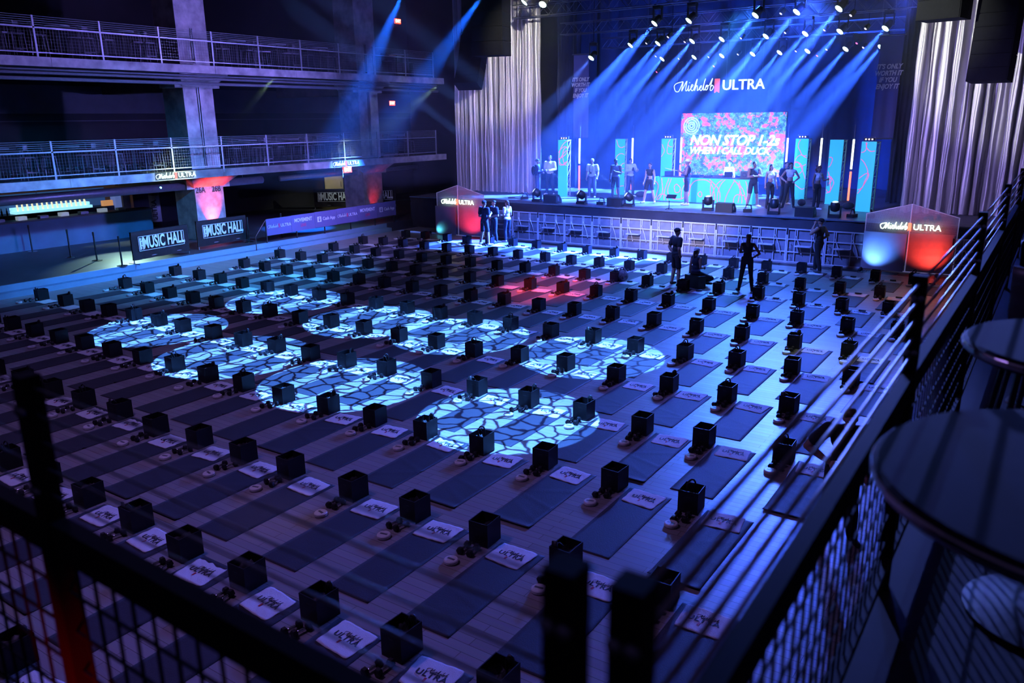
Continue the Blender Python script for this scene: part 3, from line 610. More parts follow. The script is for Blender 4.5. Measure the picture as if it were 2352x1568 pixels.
# video screen
def screen_mat():
    M = bpy.data.materials.new('video screen picture'); M.use_nodes = True; nt = M.node_tree; N, L = nt.nodes, nt.links; b_ = N['Principled BSDF']
    tc = N.new('ShaderNodeTexCoord'); cols = [((.02, .12, .25), (.75, .95, .85)), ((.9, .06, .02), (1.0, .35, .05)), ((.02, .18, .06), (.1, .6, .6))]
    def noise(sc, seed, lo, hi, det=6):
        mp = N.new('ShaderNodeMapping'); mp.inputs['Location'].default_value = (seed, seed*2, 0); L.new(tc.outputs['Object'], mp.inputs[0])
        n_ = N.new('ShaderNodeTexNoise'); n_.inputs['Scale'].default_value = sc; n_.inputs['Detail'].default_value = det; n_.inputs['Roughness'].default_value = .7; L.new(mp.outputs[0], n_.inputs['Vector'])
        r_ = N.new('ShaderNodeMapRange'); r_.inputs['From Min'].default_value = lo; r_.inputs['From Max'].default_value = hi; L.new(n_.outputs['Fac'], r_.inputs[0]); return r_.outputs[0]
    def mix(f, a, c):
        m_ = N.new('ShaderNodeMixRGB'); L.new(f, m_.inputs[0])
        for k, q in ((1, a), (2, c)):
            if isinstance(q, tuple): m_.inputs[k].default_value = (*q, 1)
            else: L.new(q, m_.inputs[k])
        return m_.outputs[0]
    base = mix(noise(4.5, 3, .42, .6), (.004, .04, .20), (.10, .46, .50)); base = mix(noise(5, 11, .5, .6), base, (.02, .16, .05))
    base = mix(noise(2.2, 24, .51, .57), base, (1.0, .07, .0)); base = mix(noise(14, 31, .58, .66), base, (1.0, .42, .10)); base = mix(noise(12, 41, .6, .65), base, (.65, .98, .9)); base = mix(noise(9, 55, .63, .68), base, (.01, .02, .08))
    L.new(base, b_.inputs['Emission Color']); b_.inputs['Emission Strength'].default_value = 1.5; b_.inputs['Base Color'].default_value = (.02, .02, .02, 1); return M
t = thing('video_screen', (-12.95, 37.5, 3.73), 0, 'large video screen with colourful blotches and workout words', 'screen')
sw, sh = 2.48, 1.42
MB().box(-sw, sw, 0, .04, -sh, sh).build('display', screen_mat(), t); MB().box(-sw, sw, .04, .16, -sh-.02, sh+.02).build('cabinet', m_black, t)
st = MB()
for x in (-1.9, 1.9): st.box(x-.04, x+.04, .1, .2, -3.73+DZ, -sh); st.box(x-.3, x+.3, .05, .4, -3.73+DZ, -3.73+DZ+.04)
st.build('support_leg', m_steel, t)
m_st = emis('screen lettering', (.62, .95, .88), 1.5)
put('top_lettering', text_mesh('NON STOP 1-2s', .64, .28, .022, .98, .004, m_st, space=.95), face((.1, -.012, .17), 0), t)
put('bottom_lettering', text_mesh('WHEN I CALL DUCK', .44, .28, .016, .98, .004, m_st, space=.95), face((-.1, -.012, -.3), 0), t)
sp_ = MB()
for r_ in (.38, .28, .17, .08): sp_.tube([(-1.95+r_*cos(a*pi/12), -.01, .85+r_*sin(a*pi/12)) for a in range(25)], .03, 4)
sp_.build('swirl_graphic', emis('screen swirl', (.5, .85, .78), .9), t)
# hanging brand sign
t = thing('hanging_brand_sign', (-13.35, 36.4, 6.32), 0, 'lit beer brand sign hanging above the video screen', 'sign')
mw, mr = emis('sign white face', (.80, .95, .72), 1.1), emis('sign red face', (1, .12, .06), 1.1)
for nm, me in zip(('script_lettering', 'ribbon_emblem', 'capital_lettering'), brand_mark(.42, mw, mr, .045, .03, 1.0)): put(nm, me, Matrix.Rotation(pi/2, 4, 'X'), t)
c_ = MB()
for x in (-1.9, -.9, .4, 1.2, 2.0): c_.tube([(x, 0, .2), (x, .02, 3.0)], .004, 4)
c_.build('hanging_wire', m_cable, t)
# tall banners
m_flag = mat('pale blue banner cloth', (.17, .18, .42), .9, noise=(1, .85), sheen=.2)
for x, y, l in ((-20.1, 36, 'tall hanging banner with four lines of words at the left of the stage'), (-6.2, 36.0, 'tall hanging banner with four lines of words at the right of the stage')):
    t = thing('hanging_banner', (x, y, 4.08), 0, l, 'banner', 'tall slogan banners')
    vs = []; fs = []
    for k in range(25):
        for i in range(13): vs.append((-.42+.84*i/12, .03*sin(i*1.1+k*.05)*(1-k/24)*1.2, 3.86*k/24))
    for k in range(24):
        for i in range(12): a = k*13+i; fs.append((a, a+1, a+14, a+13))
    nn = len(vs); vs += [(p, q+.006, z) for p, q, z in vs]; fs += [tuple(i+nn for i in f)[::-1] for f in fs]
    MB().add(vs, fs).build('cloth', m_flag, t, smooth=True); MB().tube([(-.5, 0, 3.9), (.5, 0, 3.9)], .025, 8).build('crossbar', m_steel, t); MB().tube([(-.42, 0, -.03), (.42, 0, -.03)], .03, 8).build('bottom_batten', m_steel, t)
    put('lettering', text_mesh("IT'S ONLY\nWORTH IT\nIF YOU\nENJOY IT", .25, .2, .01, .82, .004, mat('banner print', (.95, .96, 1), .6, noise=(9, .97))), face((0, -.06, 2.35), 0), t)
    w_ = MB(); w_.tube([(-.45, 0, 3.9), (-.45, .02, 7)], .005, 4); w_.tube([(.45, 0, 3.9), (.45, .02, 7)], .005, 4); w_.build('wire', m_cable, t)
# trusses
TR = []
def truss(x0, x1, y, z, label):
    t = thing('lighting_truss', ((x0+x1)/2, y, z), 0, label, 'truss', 'lighting trusses over the stage'); b = MB(); L = (x1-x0)/2; s = .26
    for a in (-s, s):
        for c in (0, 2*s): b.tube([(-L, a, c), (L, a, c)], .028, 6)
    n = int(2*L/.9); 
    ch = MB()
    for k in range(n):
        u = -L+k*2*L/n; v = u+2*L/n
        for a in (-s, s): ch.tube([(u, a, 0), ((u+v)/2, a, 2*s), (v, a, 0)], .012, 4)
        ch.tube([(u, -s, 0), (u, s, 0)], .012, 4)
    b.build('chord', m_truss, t); ch.build('lacing', m_truss, t)
    c_ = MB()
    for u in (-L*.7, 0, L*.7): c_.tube([(u, 0, 2*s), (u, 0, 13.4-z)], .015, 5); c_.box(u-.05, u+.05, -s, s, 2*s-.02, 2*s+.02)
    c_.build('hoist_chain', m_truss, t)
    structure('ceiling_beam', MB().box(-28, 4, y-.15, y+.15, 13.4, 13.8), m_darkwall)
    return t
rows = [(32.4, 8.83, [(-14.55, 0), (-13.07, 0), (-10.4, 0), (-8.86, 0), (-7.37, 0)]), (36.6, 8.43, [(-17.65, 0), (-16.25, 0), (-14.58, 0), (-13.2, 0), (-11.25, 0), (-9.6, 0), (-8.22, 0), (-6.5, 0)]),
        (41.0, 8.05, [(-17.95, 0), (-16.2, 0), (-14.75, 0), (-13.2, 0), (-11.9, 0), (-10.6, 0), (-8.9, 0), (-7.4, 0)])]
for k, (y, z, ls) in enumerate(rows): truss(-21.5, -4.5, y, z+.55, 'horizontal lighting truss over the %s of the stage' % ('front', 'middle', 'back')[k])
truss(-18, -3, 29.2, 10.4, 'horizontal lighting truss high in front of the stage')
m_lens = emis('moving head lens', (.55, .95, .85), 9.0); m_lens2 = emis('pale pink lens', (.85, .75, 1.0), 2.5); m_lens3 = emis('red lens', (1, .1, .25), 4)
def moving_head(body, lens, r_=.1):
    t = thing('moving_head_light', (0, 0, 0)); tag(t, 'x', 'stage light')
    bb_ = MB().box(-.17, .17, -.15, .15, .42, .53); bb_.box(-.05, .05, -.29, .29, .53, .57); bb_.build('base', body, t)
    y = MB(); y.box(-.2, -.16, -.06, .06, -.02, .42); y.box(.16, .2, -.06, .06, -.02, .42); y.box(-.2, .2, -.06, .06, .39, .42); y.build('yoke', body, t)
    M = Matrix.Rotation(R(-28), 4, 'Y') @ Matrix.Rotation(R(-33), 4, 'X')
    M = AIMM
    h = MB(); h.lathe([(.06, .2), (.12, .16), (.14, .0), (.135, -.16), (.125, -.2), (.10, -.2)], 18, M=M); h.build('head', body, t, smooth=True)
    MB().lathe([(r_, -.203), (r_*.7, -.215), (.01, -.22)], 18, M=M).build('lens', lens, t, smooth=True)
    return t
AIM = Vector((-.46, -.50, -.74)).normalized()
AIMM = AIM.to_track_quat('-Z', 'Y').to_matrix().to_4x4()
mh = moving_head(m_rail, m_lens, .15); first = True; names = ('front', 'middle', 'back')
for k, (y, z, ls) in enumerate(rows):
    for q, (x, _) in enumerate(ls):
        lb = 'glowing moving head light on the %s truss, %s from the left' % (names[k], ORD[q])
        if first: o = mh; o.location = (x, y, z); tag(o, lb, group='moving head lights over the stage'); first = False
        else: o = dup(mh, (x, y, z), None, label=lb, group='moving head lights over the stage')
        p = Vector((x, y, z))+AIM*.26
        lamp('moving_head_beam', 'SPOT', p, p+AIM, (1500, 1300, 1100)[k], (0.035, 0.13, 1.0), 14, .5, .06)
# small unlit-beam eyes between the big heads
me_eye = []
for nm, mm in (('blue', m_lens2), ('red', m_lens3)):
    b = MB(); b.lathe([(.05, .14), (.09, .1), (.10, -.08), (.07, -.1)], 12, M=AIMM); b.cur = 1; b.lathe([(.055, -.101), (.01, -.115)], 12, M=AIMM); me_eye.append(b.mesh('small_spot_light', [m_rail, mm], True))
SM = [(-16.9, 36.6, 8.4, 0), (-15.0, 36.6, 8.35, 0), (-12.4, 36.6, 8.35, 0), (-10.5, 36.6, 8.45, 0), (-8.9, 36.6, 8.45, 0), (-7.3, 36.6, 8.4, 0), (-17.1, 41, 7.95, 0), (-15.5, 41, 7.95, 0), (-14.0, 41, 8.0, 0), (-11.2, 41, 8, 0), (-9.8, 41, 8, 0), (-8.2, 41, 8, 0),
      (-18.3, 41, 7.35, 1), (-15.2, 41, 7.5, 1), (-10.2, 41, 7.75, 1), (-8.5, 41, 8.2, 1), (-14.0, 32.4, 8.2, 0), (-9.5, 32.4, 8.75, 0), (-16.4, 36.6, 7.8, 0), (-7.0, 32.4, 8.5, 0)]
for k, (x, y, z, c) in enumerate(SM):
    o = obj('small_spot_light', me_eye[c], None, (x, y, z), 0, '%s small spot light above the stage, %s counting from the left' % (('pale', 'red')[c], ORD[[s for s in sorted(SM)].index((x, y, z, c))]), 'stage light', 'small spot lights over the stage')
    zc_ = {32.4: 9.38, 36.6: 8.98, 41: 8.6}[y]-z; MB().tube([(0, 0, .05), (0, .26, .2), (0, .26, zc_)], .012, 5).build('hanger', m_rail, o)
# side light and its beam near the left banner
o = dup(mh, (-19.0, 35.2, 7.85), .3, label='moving head light on a boom above the left banner', group='side lights')
MB().tube([(0, 0, .5), (0, 0, 3.5)], .02, 6).build('boom', m_rail, o)
p = Vector((-19.0, 35.2, 7.85)); lamp('side_beam', 'SPOT', p+AIM*.26, p+AIM, 500, (.1, .22, 1), 17, .5, .05)
# beams crossing the left balcony
for (p, q, l) in (((-21.3, 24.5, 9.6), (-25.5, 24.6, 4.0), 'moving head light above the left side of the hall, left one'), ((-20.6, 28.6, 9.9), (-25.0, 28.0, 5.2), 'moving head light above the left side of the hall, right one')):
    dup(mh, (p[0], p[1], p[2]+.25), -.2, label=l, group='side hall lights'); lamp('hall_beam', 'SPOT', p, q, 1500, (.01, .15, 1.0), 16, .8, .06)
# moving heads standing on the deck front
m_pale = emis('pale lens', (.6, .75, 1), 1.2)
def deck_head(x, y, label, beam=None):
    t = thing('deck_moving_head', (x, y, DZ), 0, label, 'stage light', 'moving head lights along the stage front')
    MB().box(-.2, .2, -.15, .15, 0, .10).build('base', m_black, t)
    b = MB(); b.box(-.22, -.18, -.06, .06, .1, .42); b.box(.18, .22, -.06, .06, .1, .42); b.box(-.22, .22, -.06, .06, .08, .12); b.build('yoke', m_black, t)
    A = (Vector(beam).normalized().to_track_quat('-Z', 'Y').to_matrix().to_4x4() if beam else Matrix.Rotation(pi, 4, 'X') @ Matrix.Rotation(.2, 4, 'X'))
    b = MB(); b.lathe([(.08, .16), (.15, .12), (.17, 0), (.16, -.14), (.12, -.18)], 16, c=(0, 0, .38), M=A); b.build('head', m_black, t, smooth=True)
    b = MB(); b.lathe([(.11, -.181), (.08, -.2), (.01, -.21)], 14, c=(0, 0, .38), M=A); b.build('lens', m_pale, t, smooth=True)
    if beam:
        d = Vector(beam).normalized(); p = Vector((x, y, DZ+.38))+d*.24; lamp('deck_beam', 'SPOT', p, p+d, 420, (.15, .32, 1.0), 5, .8, .04)
UB = (-.66, -.42, .60)
for k, (x, y, l, bm_) in enumerate([(-19.1, 30.35, 'black moving head on the stage edge, leftmost with a beam', UB), (-16.85, 30.35, 'black moving head on the stage edge in front of the striped shirt man', UB), (-14.64, 30.4, 'black moving head on the stage edge left of the music stand', UB), (-11.25, 30.4, 'black moving head on the stage edge right of the man with the white cap', None), (-8.68, 30.35, 'black moving head on the stage edge in front of the white top woman', (-.1, .2, 1)), (-6.52, 30.35, 'black moving head on the stage edge, rightmost', None)]): deck_head(x, y, l, bm_)
# wedges
for k, (x, y) in enumerate([(-18.25, 30.25), (-15.15, 30.25), (-10.5, 30.3), (-7.5, 30.25)]):
    t = thing('wedge_monitor', (x, y, DZ), 0, 'black wedge floor monitor, %s from the left along the stage edge' % ORD[k], 'monitor speaker', 'wedge monitors on the stage edge')
    MB().prism([(-.25, 0), (.25, 0), (.25, .12), (.02, .36), (-.25, .34)], 'x', -.33, .33).build('cabinet', m_black, t)
    MB().box(.331, .34, -.12, .0, .1, .25).build('socket_plate', m_steel, t)
t = thing('music_stand', (-12.75, 30.1, DZ), 0, 'small black music stand near the stage edge', 'stand')
MB().tube([(0, 0, 0), (0, 0, .35)], .015, 6).build('pole', m_black, t); MB().box(-.2, .2, -.01, .02, .33, .52, Matrix.Rotation(R(-50), 4, 'X') @ Matrix.Translation((0, -.25, .05))).build('tray', m_black, t)
f = MB()
for a in range(3): f.tube([(0, 0, .08), (.18*cos(a*2.1), .18*sin(a*2.1), 0)], .01, 5)
f.build('leg', m_black, t)
for k, (x, y, l) in enumerate([(-16.0, 30.5, 'small black floor light between the second beam and second monitor'), (-9.75, 30.6, 'small black floor light by the third monitor'), (-20.2, 31.0, 'small black floor light with a red dot at the left stage end'), (-6.0, 30.75, 'coiled cable pile at the right stage end'), (-5.4, 30.9, 'black floor box at the right stage end')]):
    b = MB(); b.box(-.16, .16, -.12, .12, 0, .12); b.tube([(-.1, 0, .12), (-.05, 0, .28), (.12, .02, .26), (.15, 0, .1)], .03, 6); b.build('floor_light_box', m_black, loc=(x, y, DZ), rz=.4*k, label=l, cat='stage light')
for k, (x, y) in enumerate([(-18.6, 33.2), (-16.0, 34.4), (-8.6, 33.9), (-7.0, 33.8), (-6.7, 33.4)]):
    MB().ell((0, 0, .13), (.26, .16, .14)).build('duffel_bag', mat('dark nylon bag', (.05, .04, .05), .7, noise=(6, .6)), smooth=True, loc=(x, y, DZ), rz=k, label='dark soft bag lying on the stage, %s from the left' % ORD[k], cat='bag', group='bags on the stage')
# line arrays
def line_array(loc, n, w, h, d, label, curve=0, rz=0, grille=True):
    t = thing('line_array_speaker', loc, rz, label, 'speaker'); ang = 0; y = 0; z = 0
    for k in range(n):
        M = Matrix.Translation((0, y, z)) @ Matrix.Rotation(-ang, 4, 'X')
        c = MB().box(-w/2, w/2, -d/2, d/2, -h+.012, 0, M).build('speaker_cabinet', m_spk, t)
        g = MB().box(-w/2+.03, w/2-.03, -d/2-.012, -d/2, -h+.03, -.02, M).build('grille', m_spk, c)
        y -= 0; z2 = M @ Vector((0, 0, -h)); y, z = z2.y, z2.z; ang += curve*(1 if k > 1 else .3)
    r_ = MB(); r_.tube([(-w/3, 0, 0), (0, 0, 2.5)], .012, 5); r_.tube([(w/3, 0, 0), (0, 0, 2.5)], .012, 5); r_.box(-w/2, w/2, -.05, .05, 0, .05); r_.build('rigging', m_rail, t)
    return t
line_array((-21.2, 30.0, 11.1), 6, 1.45, .58, 1.0, 'straight hung bass speaker stack in front of the left curtain', 0, R(12))
line_array((-22.85, 31.2, 11.0), 12, 1.15, .40, .6, 'curved hung line array speaker left of the bass stack', R(3.2), R(12))
line_array((-3.75, 30.0, 11.3), 6, 1.3, .58, 1.0, 'straight hung bass speaker stack in front of the right curtain', 0, R(-12))
line_array((-2.18, 30.0, 11.1), 13, 1.15, .40, .6, 'long hung line array speaker at the upper right', R(.6), R(-12))
for k, (x, y, z) in enumerate([(-19.0, 29.5, 9.9), (-18.2, 29.5, 9.75)]): dup(mh, (x, y, z-.2), .8*k, label='dark moving head hanging beside the left bass stack, %s' % ('left one', 'right one')[k], group='lights by the left bass stack')
# haze over the stage
M = bpy.data.materials.new('stage haze'); M.use_nodes = True; nt = M.node_tree; nt.nodes.clear()
vo = nt.nodes.new('ShaderNodeVolumeScatter'); ou = nt.nodes.new('ShaderNodeOutputMaterial'); nt.links.new(vo.outputs[0], ou.inputs['Volume'])
vo.inputs['Density'].default_value = .0085; vo.inputs['Anisotropy'].default_value = .25; vo.inputs['Color'].default_value = (.7, .8, 1, 1)
MB().box(-26.0, 2.9, 28.2, 42.7, 1.5, 11.8).build('stage_haze', M, label='thin blue haze hanging over the stage', cat='haze', kind='stuff')
MB().box(-28, -19.5, 19.5, 28.1, 2.6, 11.8).build('hall_haze', M, label='thin blue haze lit by two beams beside the left balcony', cat='haze', kind='stuff')
# ---------------------------------------------------------------- crowd barricade
def barricade_panel():
    t = thing('barricade_panel', (0, 0, 0)); tag(t, 'x', 'barricade'); W_ = 1.28; f = MB()
    for x in (-W_/2+.02, W_/2-.02): f.box(x-.02, x+.02, -.02, .02, 0, 1.2)
    for z in (.03, .38, .82, 1.18): f.box(-W_/2, W_/2, -.018, .018, z-.018, z+.018)
    for x in (-.36, -.30, .20, .26): f.box(x-.012, x+.012, -.015, .015, .82 if x in (-.30, .26) else .03, 1.18)
    f.build('frame', m_alu, t)
    MB().box(-W_/2+.01, W_/2-.01, .05, .06, .04, 1.18).build('back_plate', m_plate, t)
    MB().box(-.31, .22, -.26, -.02, .60, .63).build('step', m_alu, t)
    for x in (-.33, .24): MB().tube([(x, -.03, .95), (x+.14, -.03, .62), (x+.22, -.03, .32)], .018, 5).build('brace', m_alu, t)
    for z in (.18, .62): MB().tube([(-.56, -.02, z-.09), (-.50, -.06, z-.09), (-.50, -.06, z+.09), (-.56, -.02, z+.09)], .011, 5).build('handle', m_alu, t)
    MB().box(-W_/2-.03, -W_/2+.03, -.03, .03, .98, 1.2).build('joint_sleeve', m_black, t)
    MB().box(-W_/2+.03, W_/2-.03, .06, .9, .0, .012).build('floor_plate', m_plate, t)
    return t
bp0 = barricade_panel()
for k in range(17):
    x = -21.2+.0+k*1.29+.0
    if k == 0 or k in (13, 14): continue
    lb = 'aluminium crowd barricade section, %s from the left' % ORD[k-1 if k < 13 else k-3]
    if k == 1: bp0.location = (x, 28.62, 0); tag(bp0, lb, group='crowd barricade in front of the stage')
    else: dup(bp0, (x, 28.62, 0), None, label=lb, group='crowd barricade in front of the stage')
# cable ramps on the floor before the barricade
for k in range(20):
    MB().prism([(27.9, 0), (28.05, .03), (28.25, .03), (28.4, 0)], 'x', -21+k*.95, -21+k*.95+.93).build('cable_ramp', m_black, label='flat black cable ramp before the barricade, %s from the left' % ORD[k], cat='cable ramp', group='cable ramps along the barricade')
# mesh sign booths
def mesh_booth(x, y, label, ca, cb, span=1.42, hs=1.84, hc=2.23):
    t = thing('mesh_sign_panel', (x, y, 0), 0, label, 'sign')
    for s in (-1, 1):
        a = Vector((0, 0, 0)); e = Vector((s*span, .16, 0)); M = Matrix.Rotation(math.atan2(e.y, e.x), 4, 'Z'); L = e.length
        fr = MB(); pts = [(0, 0, .04), (0, 0, hc), (L, 0, hs), (L, 0, .04), (0, 0, .04)]
        fr.tube([M @ Vector(p) for p in pts], .022, 6); fo = fr.build('panel_frame', mat('glowing frame', (.5, .5, .62), .5, emit=(.25, .25, .6), es=.25), t)  # frame tubes emit faintly so they look lit
        g = MB(); n = 40; w = .006
        for k in range(1, n):
            u = k*L/n; h_ = hc+(hs-hc)*u/L; g.box(u-w, u+w, -w, w, .05, h_, M)
        for k in range(1, 62):
            z = .05+k*.035
            ue = L if z < hs else L*(hc-z)/(hc-hs)
            if ue > .05: g.box(0, ue, -w, w, z-w, z+w, M)
        g.build('wire_mesh', mat('white powder coated mesh', (.4, .4, .5), .5, noise=(9, .9)), fo)
        bk = MB().prism([(0.02, .06), (0.02, .06), (L-.02, .06)], 'y', .12, .125) if False else MB()
        bk.add([M @ Vector(p) for p in [(.02, .14, .05), (L-.02, .14, .05), (L-.02, .14, 1.28), (.02, .14, 1.28), (.02, .15, .05), (L-.02, .15, .05), (L-.02, .15, 1.28), (.02, .15, 1.28)]], [(0, 1, 2, 3), (7, 6, 5, 4), (0, 4, 5, 1), (3, 2, 6, 7), (1, 5, 6, 2), (0, 3, 7, 4)])
        bk.build('backing_panel', mat('grey acrylic backing', (.42, .42, .5), .5, noise=(3, .85)), t)
    mw, mr = emis('neon white', (.75, 1, .75), 3.0), emis('neon red', (1, .15, .08), 2.6)
    sgn = []
    for nm, me in zip(('script_lettering', 'ribbon_emblem', 'capital_lettering'), brand_mark(.17 if hc < 3 else .17, mw, mr, .09, .01, 1.0)): put(nm, me, face((0, -.05, 1.5), 0, 1.05), t)
mesh_booth(-21.85, 28.15, 'peaked mesh sign panel with a neon beer logo left of the barricade', 0, 0, 1.3, 1.84, 2.23)
mesh_booth(-3.78, 28.5, 'peaked mesh sign panel with a neon beer logo right of the barricade', 0, 0, 1.36, 1.84, 2.23)
for (p, q, c, pw, l) in (((-2.75, 27.75, .12), (-3.2, 28.64, .85), (1, .05, .03), 90, 'small black floor light shining red on the right mesh sign'), ((-5.0, 27.8, .12), (-4.6, 28.65, .8), (.10, .28, 1), 60, 'small black floor light shining blue on the right mesh sign'),
                         ((-20.7, 27.4, .12), (-21.2, 28.3, .85), (1, .03, .05), 70, 'small black floor light shining red on the left mesh sign'), ((-23.2, 27.8, .15), (-22.8, 28.3, .3), (.1, .8, 1), 4, 'small floor light with a cyan glow left of the left mesh sign')):
    t = thing('floor_par_light', (p[0], p[1], 0), 0, l, 'floor light')
    d = (Vector(q)-Vector(p)).normalized(); A = d.to_track_quat('-Z', 'Y').to_matrix().to_4x4()
    MB().lathe([(.035, .07), (.055, .05), (.06, -.05), (.055, -.06)], 14, c=(0, 0, .12), M=A).build('housing', m_black, t, smooth=True); MB().lathe([(.045, -.061), (.02, -.065)], 12, c=(0, 0, .12), M=A).build('lens', emis('par lens', c, 2), t)
    MB().tube([(-.07, 0, .12), (-.07, 0, .0), (.07, 0, 0), (.07, 0, .12)], .010, 5).build('stand', m_black, t)
    lamp('par_beam', 'SPOT', Vector(p)+d*.12, q, pw, c, 85, 1, .02)
ROWS = {0: [[-23.48,26.78],[-22.5,26.94],[-21.22,26.87],[-20.11,26.79],[-19.07,26.98],[-18.04,27.17],[-16.88,27.13],[-15.58,26.94],[-14.47,26.93],[-13.29,26.89],[-12.18,26.93],[-11.01,26.88],[-9.85,26.83],[-8.72,26.85],[-7.61,26.89],[-6.53,27.15],[-5.38,26.98],[-4.22,26.95],[-3.13,26.99]], 1: [[-23.86,24.5],[-22.93,24.73],[-21.86,24.75],[-20.68,24.7],[-19.53,24.69],[-18.43,24.72],[-17.36,24.78],[-16.18,24.73],[-14.99,24.72],[-13.86,24.66],[-12.78,24.72],[-11.6,24.67],[-10.41,24.67],[-9.32,24.8],[-8.23,24.93],[-7.07,24.74],[-5.87,24.48],[-4.73,24.45],[-3.65,24.44]], 2: [[-23.58,22.54],[-22.42,22.54],[-21.22,22.47],[-20.08,22.51],[-18.89,22.42],[-17.79,22.47],[-16.72,22.5],[-15.54,22.46],[-14.47,22.58],[-13.32,22.57],[-12.14,22.52],[-11.12,22.7],[-9.95,22.54],[-8.77,22.51],[-7.73,22.66],[-6.54,22.63],[-5.35,22.38],[-4.19,22.23],[-3.09,22.46]], 3: [[-24.14,20.3],[-23.02,20.34],[-21.92,20.39],[-20.77,20.39],[-19.65,20.4],[-18.57,20.45],[-17.42,20.36],[-16.28,20.37],[-15.07,20.27],[-13.96,20.23],[-12.82,20.33],[-11.69,20.37],[-10.6,20.42],[-9.47,20.39],[-8.36,20.43],[-7.19,20.42],[-5.95,20.25],[-4.82,20.19],[-3.59,20.04],[-2.52,20.2]], 4: [[-23.59,18.22],[-22.42,18.17],[-21.25,18.14],[-20.14,18.13],[-18.96,18.08],[-17.93,18.2],[-16.85,18.21],[-15.67,18.16],[-14.55,18.14],[-13.41,18.09],[-12.33,18.21],[-11.09,18.06],[-10.03,18.14],[-8.94,18.21],[-7.77,18.18],[-6.62,18.08],[-5.49,18.03],[-4.27,17.95],[-3.1,17.86]], 5: [[-24.44,16.04],[-23.06,16.0],[-21.92,15.98],[-20.68,15.86],[-19.53,15.89],[-18.47,15.89],[-17.3,15.92],[-16.14,15.91],[-15.07,15.94],[-13.95,15.96],[-12.8,15.93],[-11.69,15.96],[-10.6,15.97],[-9.41,15.92],[-8.3,15.98],[-7.14,15.79],[-6.01,15.86],[-4.91,15.96],[-3.8,16.04],[-2.66,15.95]], 6: [[-23.91,13.91],[-22.6,13.84],[-21.35,13.77],[-20.13,13.7],[-18.99,13.65],[-17.9,13.72],[-16.88,13.77],[-15.6,13.68],[-14.62,13.83],[-13.44,13.78],[-12.24,13.71],[-11.13,13.73],[-10.0,13.64],[-8.93,13.84],[-7.8,13.86],[-6.57,13.72],[-5.46,13.72],[-4.34,13.75],[-3.24,13.78]], 7: [[-24.46,11.61],[-23.03,11.57],[-21.76,11.5],[-20.71,11.52],[-19.68,11.61],[-18.54,11.6],[-17.48,11.56],[-16.26,11.55],[-15.08,11.5],[-14.01,11.57],[-12.87,11.54],[-11.83,11.6],[-10.74,11.64],[-9.48,11.54],[-8.43,11.62],[-7.27,11.62],[-6.13,11.61],[-4.99,11.53],[-3.95,11.58],[-2.72,11.64]], 8: [[-22.6,9.42],[-21.45,9.39],[-20.25,9.35],[-19.11,9.35],[-18.05,9.39],[-16.9,9.38],[-15.81,9.43],[-14.72,9.48],[-13.51,9.41],[-12.44,9.44],[-11.23,9.38],[-10.12,9.44],[-9.0,9.45],[-7.9,9.47],[-6.76,9.47],[-5.65,9.55],[-4.45,9.46],[-3.3,9.41]], 9: [[-17.66,7.27],[-16.46,7.27],[-15.28,7.22],[-14.17,7.24],[-13.03,7.26],[-11.82,7.17],[-10.74,7.24],[-9.65,7.24],[-8.62,7.27],[-7.34,7.26],[-6.23,7.26],[-5.11,7.26],[-3.96,7.26],[-2.76,7.26]], 10: [[-13.6,5.08],[-12.49,5.14],[-11.37,5.15],[-10.26,5.16],[-9.08,5.13],[-7.93,5.04],[-6.78,5.04],[-5.65,5.06],[-4.54,5.09],[-3.4,5.1]], 11: [[-8.65,2.92],[-7.55,2.92]]}
# ---------------------------------------------------------------- workout stations
def cube_mesh():
    b = MB(); w, d, h, t = .135, .15, .31, .011
    b.box(-w, w, -d, -d+t, 0, h); b.box(-w, w, d-t, d, 0, h); b.box(-w, -w+t, -d+t, d-t, 0, h); b.box(w-t, w, -d+t, d-t, 0, h); b.box(-w+t, w-t, -d+t, d-t, 0, .012)
    b.cur = 1; b.box(-.03, .03, -d-.002, -d, .22, .235); return b.mesh('storage_cube', [m_cube, m_black])
me_cube = cube_mesh()
def fill_mesh(seed):
    rnd = random.Random(seed); b = MB(); vs = []; n = 8
    for j in range(n+1):
        for i in range(n+1): vs.append((-.12+.24*i/n, -.135+.27*j/n, .17+.05*rnd.random()+.03*sin(i*1.3+seed)))
    b.add(vs, [(j*(n+1)+i, j*(n+1)+i+1, (j+1)*(n+1)+i+1, (j+1)*(n+1)+i) for j in range(n) for i in range(n)])
    vs2 = [(x, y, .05) for x, y, z in vs]; b.add(vs2, [(j*(n+1)+i, (j+1)*(n+1)+i, (j+1)*(n+1)+i+1, j*(n+1)+i+1) for j in range(n) for i in range(n)])
    return b.mesh('folded_cloth_bag', m_rub, True)
me_fill = [fill_mesh(s) for s in range(3)]
